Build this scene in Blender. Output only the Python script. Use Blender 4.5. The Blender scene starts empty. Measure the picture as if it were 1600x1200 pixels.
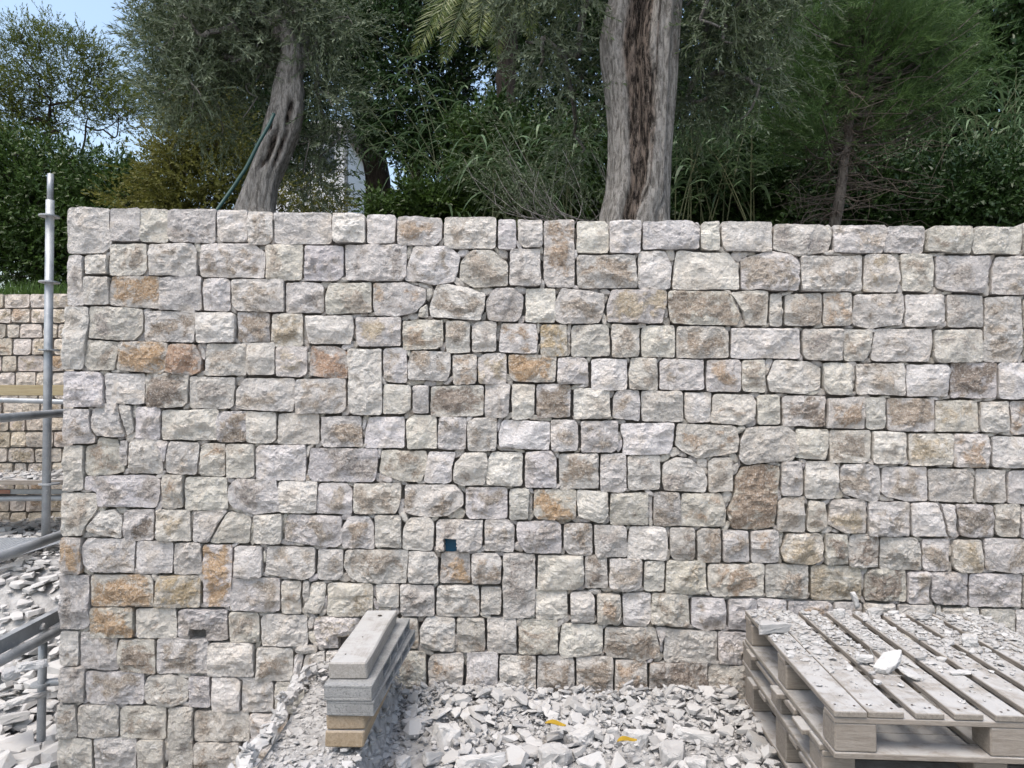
import bpy, bmesh, math, random
import numpy as np
from mathutils import Matrix, Vector

# ------------------------------------------------------------------ camera, sky, sun, exposure
SC = bpy.context.scene
COL = SC.collection
F = 1100.0                      # focal length in photo pixels (1600 wide)
PITCH = math.radians(1.3)
EYE = np.array([0.0, 0.0, 1.6])
cam_data = bpy.data.cameras.new('camera')
cam_data.sensor_width = 36.0
cam_data.lens = F / 1600 * 36.0
cam_data.clip_start = 0.05
cam_data.clip_end = 2000
cam = bpy.data.objects.new('camera', cam_data)
COL.objects.link(cam)
cam.location = EYE
cam.rotation_euler = (math.pi / 2 + PITCH, 0, 0)
SC.camera = cam

SUN_EL, SUN_AZ = math.radians(66), math.radians(215)     # azimuth clockwise from +Y
world = bpy.data.worlds.new('World')
SC.world = world
world.use_nodes = True
wn = world.node_tree
bg = wn.nodes['Background']
sky = wn.nodes.new('ShaderNodeTexSky')
sky.sky_type = 'NISHITA'
sky.sun_disc = False
sky.sun_elevation = SUN_EL
sky.sun_rotation = SUN_AZ
sky.air_density = 1.5
sky.dust_density = 4.0
sky.ozone_density = 1.0
wn.links.new(sky.outputs[0], bg.inputs[0])
bg.inputs[1].default_value = 0.15
sun_data = bpy.data.lights.new('sun', 'SUN')
sun_data.energy = 1.25
sun_data.angle = math.radians(32)
sun_data.color = (1.0, 0.97, 0.93)
sun = bpy.data.objects.new('sun', sun_data)
COL.objects.link(sun)
sd = Vector((math.sin(SUN_AZ) * math.cos(SUN_EL), math.cos(SUN_AZ) * math.cos(SUN_EL), math.sin(SUN_EL)))
sun.rotation_euler = sd.to_track_quat('Z', 'Y').to_euler()
vs = SC.view_settings
vs.view_transform = 'Standard'
vs.look = 'None'
vs.exposure = 0.95
vs.gamma = 1.0
vs.use_curve_mapping = False

# ------------------------------------------------------------------ helpers
def ray(px, py):
    u = (px - 800) / F
    v = (600 - py) / F
    cp, sp = math.cos(PITCH), math.sin(PITCH)
    return np.array([u, cp - v * sp, sp + v * cp])

def P(px, py, Y):
    d = ray(px, py)
    return EYE + d * (Y / d[1])

def on_z(px, py, z):
    d = ray(px, py)
    return EYE + d * ((z - EYE[2]) / d[2])

LATTICE = np.random.default_rng(1234).random((64, 64, 64))
def hash3(ix, iy, iz, seed):
    return LATTICE[(ix + seed * 17) & 63, (iy + seed * 29) & 63, (iz + seed * 43) & 63]

def vnoise(p, seed=0):
    i = np.floor(p).astype(np.int64)
    f = p - i
    f = f * f * (3 - 2 * f)
    r = 0
    for dx in (0, 1):
        wx = f[..., 0] if dx else 1 - f[..., 0]
        for dy in (0, 1):
            wy = f[..., 1] if dy else 1 - f[..., 1]
            for dz in (0, 1):
                wz = f[..., 2] if dz else 1 - f[..., 2]
                r = r + wx * wy * wz * hash3(i[..., 0] + dx, i[..., 1] + dy, i[..., 2] + dz, seed)
    return r * 2 - 1

def fbm(p, seed=0, octs=3, gain=0.5):
    r, a = 0, 1.0
    for k in range(octs):
        r = r + a * vnoise(p * (2.03 ** k), seed + k * 31)
        a *= gain
    return r

def mesh_np(name, V, faces, attrs=None, smooth=False):
    """faces: (n,3) or (n,4) int array, or list of arrays"""
    if not isinstance(faces, list):
        faces = [faces]
    faces = [f for f in faces if len(f)]
    me = bpy.data.meshes.new(name)
    V = np.asarray(V, dtype=np.float32)
    me.vertices.add(len(V))
    me.vertices.foreach_set('co', V.ravel())
    nl = sum(f.size for f in faces)
    npoly = sum(len(f) for f in faces)
    me.loops.add(nl)
    me.polygons.add(npoly)
    me.loops.foreach_set('vertex_index', np.concatenate([f.ravel() for f in faces]).astype(np.int32))
    tot = np.concatenate([np.full(len(f), f.shape[1], np.int32) for f in faces])
    start = np.concatenate([[0], np.cumsum(tot)[:-1]]).astype(np.int32)
    me.polygons.foreach_set('loop_start', start)
    me.polygons.foreach_set('use_smooth', np.full(npoly, smooth, dtype=bool))
    for k, a in (attrs or {}).items():
        a = np.asarray(a, dtype=np.float32)
        if a.ndim == 1:
            me.attributes.new(k, 'FLOAT', 'POINT').data.foreach_set('value', a)
        elif a.shape[1] == 4:
            me.attributes.new(k, 'FLOAT_COLOR', 'POINT').data.foreach_set('color', a.ravel())
        else:
            me.attributes.new(k, 'FLOAT_VECTOR', 'POINT').data.foreach_set('vector', a.ravel())
    me.update(calc_edges=True)
    me.validate()
    return me

def link(name, me, mat=None, parent=None):
    o = bpy.data.objects.new(name, me)
    COL.objects.link(o)
    if mat is not None and not me.materials:
        me.materials.append(mat)
    if parent is not None:
        o.parent = parent
        o.matrix_parent_inverse = Matrix.Translation(-Vector(parent.location))
    return o

def tag(o, label=None, cat=None, group=None, kind=None):
    if label: o['label'] = label
    if cat: o['category'] = cat
    if group: o['group'] = group
    if kind: o['kind'] = kind
    return o

def thing(name, label, cat, loc=(0, 0, 0), group=None):
    o = bpy.data.objects.new(name, None)
    COL.objects.link(o)
    o.location = [float(c) for c in loc]
    o.empty_display_size = 0.1
    return tag(o, label, cat, group)

class MB:
    """collects verts and faces in world space"""
    def __init__(s): s.v = []; s.f = []; s.n = 0; s.a = []
    def add(s, V, Fc, a=0.0):
        V = np.asarray(V, float)
        s.v.append(V); s.f.append(np.asarray(Fc) + s.n); s.n += len(V)
        s.a.append(np.full(len(V), a) if np.isscalar(a) else np.asarray(a, float))
    def build(s, name, mat, parent=None, smooth=False):
        quads = [f for f in s.f if f.shape[1] == 4]
        tris = [f for f in s.f if f.shape[1] == 3]
        fl = ([np.concatenate(quads)] if quads else []) + ([np.concatenate(tris)] if tris else [])
        me = mesh_np(name, np.concatenate(s.v), fl, {'rnd': np.concatenate(s.a)}, smooth)
        return link(name, me, mat, parent)

def box_geo(x0, x1, y0, y1, z0, z1, bev=0.0):
    if bev <= 0:
        V = np.array([[x, y, z] for z in (z0, z1) for y in (y0, y1) for x in (x0, x1)], float)
        Fc = np.array([[0, 2, 3, 1], [4, 5, 7, 6], [0, 1, 5, 4], [2, 6, 7, 3], [0, 4, 6, 2], [1, 3, 7, 5]])
        return V, Fc
    bm = bmesh.new()
    bmesh.ops.create_cube(bm, size=1)
    for v in bm.verts:
        v.co = Vector(((x0 + x1) / 2 + v.co.x * (x1 - x0), (y0 + y1) / 2 + v.co.y * (y1 - y0), (z0 + z1) / 2 + v.co.z * (z1 - z0)))
    bmesh.ops.bevel(bm, geom=bm.edges[:], offset=bev, segments=1, affect='EDGES')
    bmesh.ops.triangulate(bm, faces=bm.faces[:])
    bm.verts.ensure_lookup_table()
    V = np.array([v.co[:] for v in bm.verts])
    Fc = np.array([[v.index for v in f.verts] for f in bm.faces])
    bm.free()
    return V, Fc

def tube_geo(path, radii, sides=8, cap=True, rfun=None):
    path = np.asarray(path, float)
    n = len(path)
    radii = np.broadcast_to(np.asarray(radii, float), (n,))
    T = np.gradient(path, axis=0)
    T /= np.linalg.norm(T, axis=1)[:, None] + 1e-9
    ref = np.array([0.0, 0, 1]) if abs(T[0][2]) < 0.9 else np.array([1.0, 0, 0])
    A = np.zeros((n, 3)); B = np.zeros((n, 3))
    a = np.cross(T[0], ref); a /= np.linalg.norm(a)
    for i in range(n):
        a = a - T[i] * np.dot(a, T[i]); a /= np.linalg.norm(a) + 1e-9
        A[i] = a; B[i] = np.cross(T[i], a)
    th = np.linspace(0, 2 * math.pi, sides, endpoint=False)
    R = np.repeat(radii[:, None], sides, 1)
    if rfun is not None:
        R = R * rfun(np.linspace(0, 1, n)[:, None], th[None, :])
    V = path[:, None, :] + R[..., None] * (np.cos(th)[None, :, None] * A[:, None, :] + np.sin(th)[None, :, None] * B[:, None, :])
    V = V.reshape(-1, 3)
    i, j = np.meshgrid(np.arange(n - 1), np.arange(sides), indexing='ij')
    j2 = (j + 1) % sides
    Fq = np.stack([i * sides + j, i * sides + j2, (i + 1) * sides + j2, (i + 1) * sides + j], -1).reshape(-1, 4)
    if cap:
        V = np.concatenate([V, path[:1], path[-1:]])
        c0, c1 = n * sides, n * sides + 1
        jj = np.arange(sides); j2 = (jj + 1) % sides
        F0 = np.stack([np.full(sides, c0), j2, jj, jj], -1)
        F1 = np.stack([np.full(sides, c1), (n - 1) * sides + jj, (n - 1) * sides + j2, (n - 1) * sides + j2], -1)
        tri = np.concatenate([F0[:, :3], F1[:, :3]])
        return V, Fq, tri
    return V, Fq, np.zeros((0, 3), int)

def add_tube(mb, path, radii, sides=8, cap=True, a=0.0, rfun=None):
    V, Fq, T = tube_geo(path, radii, sides, cap, rfun)
    k = mb.n
    mb.add(V, Fq, a)
    if len(T):
        mb.f.append(T + k)

# ------------------------------------------------------------------ materials
class NT:
    def __init__(s, name):
        s.m = bpy.data.materials.new(name)
        s.m.use_nodes = True
        s.t = s.m.node_tree
        s.b = s.t.nodes['Principled BSDF']
        s.out = s.t.nodes['Material Output']
    def n(s, typ, **kw):
        nd = s.t.nodes.new(typ)
        for k, v in kw.items():
            setattr(nd, k, v)
        return nd
    def l(s, a, b): s.t.links.new(a, b)
    def val(s, inp, v):
        if isinstance(v, bpy.types.NodeSocket): s.l(v, inp)
        else: inp.default_value = v
    def attr(s, name): return s.n('ShaderNodeAttribute', attribute_name=name)
    def pos(s): return s.n('ShaderNodeNewGeometry').outputs['Position']
    def math(s, op, a, b=0.0, clamp=False):
        nd = s.n('ShaderNodeMath', operation=op, use_clamp=clamp)
        s.val(nd.inputs[0], a); s.val(nd.inputs[1], b)
        return nd.outputs[0]
    def vmath(s, op, a, b):
        nd = s.n('ShaderNodeVectorMath', operation=op)
        s.val(nd.inputs[0], a); s.val(nd.inputs[1], b)
        return nd.outputs[0]
    def noise(s, vec, scale, detail=4, rough=0.55, dist=0.0):
        nd = s.n('ShaderNodeTexNoise')
        s.l(vec, nd.inputs['Vector'])
        nd.inputs['Scale'].default_value = scale
        nd.inputs['Detail'].default_value = detail
        nd.inputs['Roughness'].default_value = rough
        nd.inputs['Distortion'].default_value = dist
        return nd.outputs[0]
    def mapr(s, v, a, b, c=0.0, d=1.0):
        nd = s.n('ShaderNodeMapRange', interpolation_type='SMOOTHSTEP')
        s.l(v, nd.inputs[0])
        for i, x in enumerate((a, b, c, d)): nd.inputs[i + 1].default_value = x
        return nd.outputs[0]
    def mix(s, f, a, b, mode='MIX'):
        nd = s.n('ShaderNodeMix', data_type='RGBA', blend_type=mode)
        s.val(nd.inputs[0], f)
        for inp, v in ((nd.inputs[6], a), (nd.inputs[7], b)):
            if isinstance(v, bpy.types.NodeSocket): s.l(v, inp)
            else: inp.default_value = (*v, 1.0) if len(v) == 3 else v
        return nd.outputs[2]
    def bump(s, h, strength=0.5, dist=0.01, prev=None):
        nd = s.n('ShaderNodeBump')
        nd.inputs['Strength'].default_value = strength
        nd.inputs['Distance'].default_value = dist
        s.l(h, nd.inputs['Height'])
        if prev is not None: s.l(prev, nd.inputs['Normal'])
        return nd.outputs[0]
    def done(s, color=None, rough=0.85, normal=None, metal=0.0, spec=0.3):
        if color is not None: s.val(s.b.inputs['Base Color'], color if isinstance(color, bpy.types.NodeSocket) else (*color, 1.0))
        s.val(s.b.inputs['Roughness'], rough)
        s.b.inputs['Metallic'].default_value = metal
        s.b.inputs['Specular IOR Level'].default_value = spec
        if normal is not None: s.l(normal, s.b.inputs['Normal'])
        return s.m

def mat_stone():
    t = NT('limestone_wall')
    tint, stain = t.attr('tint'), t.attr('stain')
    seed = t.attr('seed').outputs['Vector']
    p = t.vmath('ADD', t.pos(), seed)
    n_big = t.noise(p, 6.5, 5, 0.60, 0.8)
    n_mid = t.noise(p, 21, 7, 0.70, 0.7)
    n_mid2 = t.noise(t.vmath('ADD', p, (7.3, 1.9, 4.4)), 33, 6, 0.72, 0.5)
    n_fine = t.noise(p, 95, 5, 0.72)
    n_gr = t.noise(p, 300, 3, 0.6)
    core = stain.outputs['Alpha']
    amt = tint.outputs['Alpha']
    # weathered skin, broken up by noise and thinner on the freshly dressed margin
    m = t.math('ADD', t.math('MULTIPLY', n_big, 1.45), t.math('MULTIPLY', n_mid, 0.75))
    m = t.math('ADD', m, t.math('MULTIPLY', core, 0.20))
    m = t.math('ADD', m, t.math('MULTIPLY', amt, 0.62))
    mask = t.mapr(m, 1.53, 1.76)
    fresh = t.mix(t.mapr(n_mid, 0.36, 0.62), t.mix(0.34, tint.outputs['Color'], (0.30, 0.285, 0.275)), tint.outputs['Color'])
    fresh = t.mix(t.mapr(n_mid2, 0.52, 0.70, 0, 0.75), fresh, (0.70, 0.685, 0.665))
    fresh = t.mix(t.mapr(n_big, 0.46, 0.66, 0, 0.50), fresh, (0.565, 0.495, 0.415))
    skin = t.mix(t.mapr(n_mid2, 0.36, 0.62), t.mix(0.25, stain.outputs['Color'], (0.13, 0.10, 0.08)), t.mix(0.30, stain.outputs['Color'], (0.62, 0.55, 0.47)))
    col = t.mix(t.math('MULTIPLY', mask, 0.95), fresh, skin)
    # dirty pits, coloured darker to deepen crevice shade, and pale crystalline flecks
    pits = t.mapr(n_fine, 0.34, 0.46, 1, 0)
    col = t.mix(t.math('MULTIPLY', pits, t.math('ADD', t.math('MULTIPLY', mask, 0.45), 0.24)), col, (0.125, 0.10, 0.08))
    fleck = t.mapr(n_fine, 0.54, 0.64)
    col = t.mix(t.math('MULTIPLY', fleck, t.math('ADD', t.math('MULTIPLY', mask, 0.15), 0.36)), col, (0.80, 0.775, 0.745))
    h = t.math('ADD', n_mid, t.math('MULTIPLY', n_mid2, 0.6))
    h = t.math('ADD', h, t.math('MULTIPLY', n_fine, t.math('ADD', 0.34, t.math('MULTIPLY', mask, 0.3))))
    h = t.math('ADD', h, t.math('MULTIPLY', n_gr, 0.08))
    return t.done(col, 0.9, t.bump(h, 0.95, 0.026), spec=0.2)

def mat_rubble():
    t = NT('limestone_rubble')
    r = t.attr('rnd').outputs['Fac']
    p = t.pos()
    n1 = t.noise(p, 14, 5, 0.6)
    n2 = t.noise(p, 90, 4, 0.65)
    base = t.mix(r, (0.29, 0.284, 0.278), (0.455, 0.448, 0.44))
    base = t.mix(t.mapr(n1, 0.55, 0.75, 0, 0.40), base, (0.30, 0.26, 0.215))
    base = t.mix(t.mapr(n2, 0.55, 0.72, 0, 0.35), base, (0.50, 0.495, 0.485))
    return t.done(base, 0.93, t.bump(t.math('ADD', n1, t.math('MULTIPLY', n2, 0.4)), 0.45, 0.012), spec=0.2)

def mat_dirt(name, c1, c2, sc=9, b=0.03):
    t = NT(name)
    p = t.pos()
    n1 = t.noise(p, sc, 6, 0.65)
    n2 = t.noise(p, sc * 9, 4, 0.7)
    col = t.mix(t.mapr(n1, 0.35, 0.65), c1, c2)
    col = t.mix(t.mapr(n2, 0.5, 0.7, 0, 0.5), col, c2)
    return t.done(col, 0.95, t.bump(t.math('ADD', n1, t.math('MULTIPLY', n2, 0.35)), 0.7, b), spec=0.15)

def mat_wood(name, c1, c2, axis=(1, 14, 14), dust=0.75, dustcol=(0.42, 0.418, 0.415)):
    t = NT(name)
    r = t.attr('rnd').outputs['Fac']
    tc = t.n('ShaderNodeTexCoord').outputs['Object']
    p = t.vmath('MULTIPLY', tc, axis)
    off = t.n('ShaderNodeCombineXYZ')
    t.l(t.math('MULTIPLY', r, 37.0), off.inputs[0]); t.l(t.math('MULTIPLY', r, 91.0), off.inputs[1])
    p = t.vmath('ADD', p, off.outputs[0])
    g = t.noise(p, 5, 7, 0.7, 1.2)
    g2 = t.noise(p, 28, 4, 0.7)
    col = t.mix(t.mapr(g, 0.35, 0.65), c1, c2)
    col = t.mix(t.mapr(g2, 0.55, 0.7, 0, 0.5), col, [c * 0.55 for c in c1])
    col = t.mix(t.math('MULTIPLY', r, 0.35), col, (0.30, 0.26, 0.22))
    # mortar and stone dust that has settled on the faces turned up
    nz = t.n('ShaderNodeSeparateXYZ'); t.l(t.n('ShaderNodeNewGeometry').outputs['True Normal'], nz.inputs[0])
    up = t.mapr(nz.outputs[2], 0.6, 0.9)
    dn = t.mapr(t.noise(t.pos(), 9, 6, 0.7, 0.5), 0.34, 0.58)
    sp = t.mapr(t.noise(t.pos(), 60, 4, 0.7), 0.46, 0.60, 0, 0.4)
    d = t.math('MULTIPLY', t.math('MULTIPLY', up, dust), t.math('ADD', t.math('MULTIPLY', dn, 0.75), 0.25))
    d = t.math('MAXIMUM', d, t.math('MULTIPLY', sp, t.math('ADD', t.math('MULTIPLY', up, dust), 0.12)))
    col = t.mix(d, col, dustcol)
    return t.done(col, 0.85, t.bump(t.math('ADD', g, t.math('MULTIPLY', g2, 0.5)), 0.4, 0.006), spec=0.2)

def mat_concrete():
    t = NT('grey_concrete')
    p = t.pos()
    n1 = t.noise(p, 8, 5, 0.6); n2 = t.noise(p, 120, 5, 0.8)
    col = t.mix(t.mapr(n1, 0.3, 0.7), (0.27, 0.27, 0.265), (0.40, 0.40, 0.395))
    col = t.mix(t.mapr(n2, 0.34, 0.50, 0.75, 0), col, (0.13, 0.13, 0.13))
    return t.done(col, 0.92, t.bump(n2, 0.9, 0.014), spec=0.2)

def mat_steel():
    t = NT('galvanised_tube')
    p = t.pos()
    n1 = t.noise(p, 7, 5, 0.65); n2 = t.noise(p, 55, 5, 0.7)
    col = t.mix(t.mapr(n1, 0.3, 0.7), (0.27, 0.285, 0.30), (0.41, 0.425, 0.44))
    col = t.mix(t.mapr(n2, 0.60, 0.68, 0, 0.75), col, (0.62, 0.62, 0.61))      # mortar splashes
    return t.done(col, t.mapr(n1, 0.3, 0.7, 0.42, 0.65), t.bump(n2, 0.2, 0.003), metal=0.45, spec=0.5)

def mat_leaf(name, dark, light, under=None, trans=0.25, rough=0.55):
    t = NT(name)
    r = t.attr('rnd').outputs['Fac']
    col = t.mix(r, dark, light)
    if under is not None:
        bf = t.n('ShaderNodeNewGeometry').outputs['Backfacing']
        col = t.mix(bf, col, under)
    t.done(col, rough, spec=0.25)
    tr = t.n('ShaderNodeBsdfTranslucent'); t.l(col, tr.inputs[0])
    mx = t.n('ShaderNodeMixShader'); mx.inputs[0].default_value = trans
    t.l(t.b.outputs[0], mx.inputs[1]); t.l(tr.outputs[0], mx.inputs[2]); t.l(mx.outputs[0], t.out.inputs[0])
    return t.m

def mat_bark(name, c1, c2, stretch=(9, 9, 1.6), b=0.03):
    t = NT(name)
    p = t.vmath('MULTIPLY', t.pos(), stretch)
    n1 = t.noise(p, 2.4, 9, 0.74, 0.5); n2 = t.noise(t.pos(), 60, 6, 0.75)
    col = t.mix(t.mapr(n1, 0.38, 0.60), c1, c2)
    col = t.mix(t.mapr(n2, 0.30, 0.46, 0.55, 0), col, [c * 0.45 for c in c1])
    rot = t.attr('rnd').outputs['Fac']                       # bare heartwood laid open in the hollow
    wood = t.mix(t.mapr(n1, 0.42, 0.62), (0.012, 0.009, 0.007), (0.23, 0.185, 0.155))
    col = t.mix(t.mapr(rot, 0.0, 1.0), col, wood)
    pale = t.mix(t.mapr(n1, 0.40, 0.58), (0.20, 0.18, 0.16), (0.50, 0.475, 0.445))
    col = t.mix(t.mapr(rot, -0.15, -0.9, 0.0, 1.0), col, pale)
    col = t.mix(t.mapr(n2, 0.57, 0.7, 0, 0.4), col, [min(1, c * 1.5) for c in c2])
    return t.done(col, 0.92, t.bump(t.math('ADD', n1, t.math('MULTIPLY', n2, 0.3)), 0.9, b), spec=0.15)

def mat_plain(name, c, rough=0.7, metal=0.0):
    t = NT(name)
    n = t.noise(t.pos(), 30, 4, 0.6)
    return t.done(t.mix(t.mapr(n, 0.3, 0.7), [x * 0.8 for x in c], c), rough, metal=metal)

M_STONE = mat_stone()
M_RUBBLE = mat_rubble()
M_DUST = mat_dirt('crushed_limestone_dust', (0.26, 0.255, 0.25), (0.41, 0.406, 0.402), 12, 0.03)
M_EARTH = mat_dirt('dark_earth', (0.035, 0.028, 0.02), (0.075, 0.06, 0.042), 5, 0.06)
M_CORE = mat_dirt('wall_packing', (0.12, 0.11, 0.10), (0.20, 0.19, 0.18), 14, 0.03)
M_PALLET = mat_wood('dusty_pallet_wood', (0.165, 0.145, 0.122), (0.255, 0.23, 0.20), (14, 1, 14), 0.8)
M_PALLETX = mat_wood('dusty_pallet_wood_cross', (0.175, 0.15, 0.125), (0.265, 0.237, 0.205), (1, 14, 14), 0.75)
M_BEAM = mat_wood('dusty_timber_beam', (0.24, 0.18, 0.115), (0.34, 0.27, 0.19), (14, 1, 14), 0.85, (0.41, 0.40, 0.39))
M_GREYBEAM = mat_wood('weathered_grey_timber', (0.23, 0.215, 0.195), (0.33, 0.315, 0.295), (14, 1, 14), 0.85, (0.40, 0.397, 0.39))
M_PLANK = mat_wood('yellow_scaffold_plank', (0.28, 0.22, 0.12), (0.36, 0.30, 0.18), (1, 14, 14), 0.5)
M_CONC = mat_concrete()
M_STEEL = mat_steel()
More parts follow.
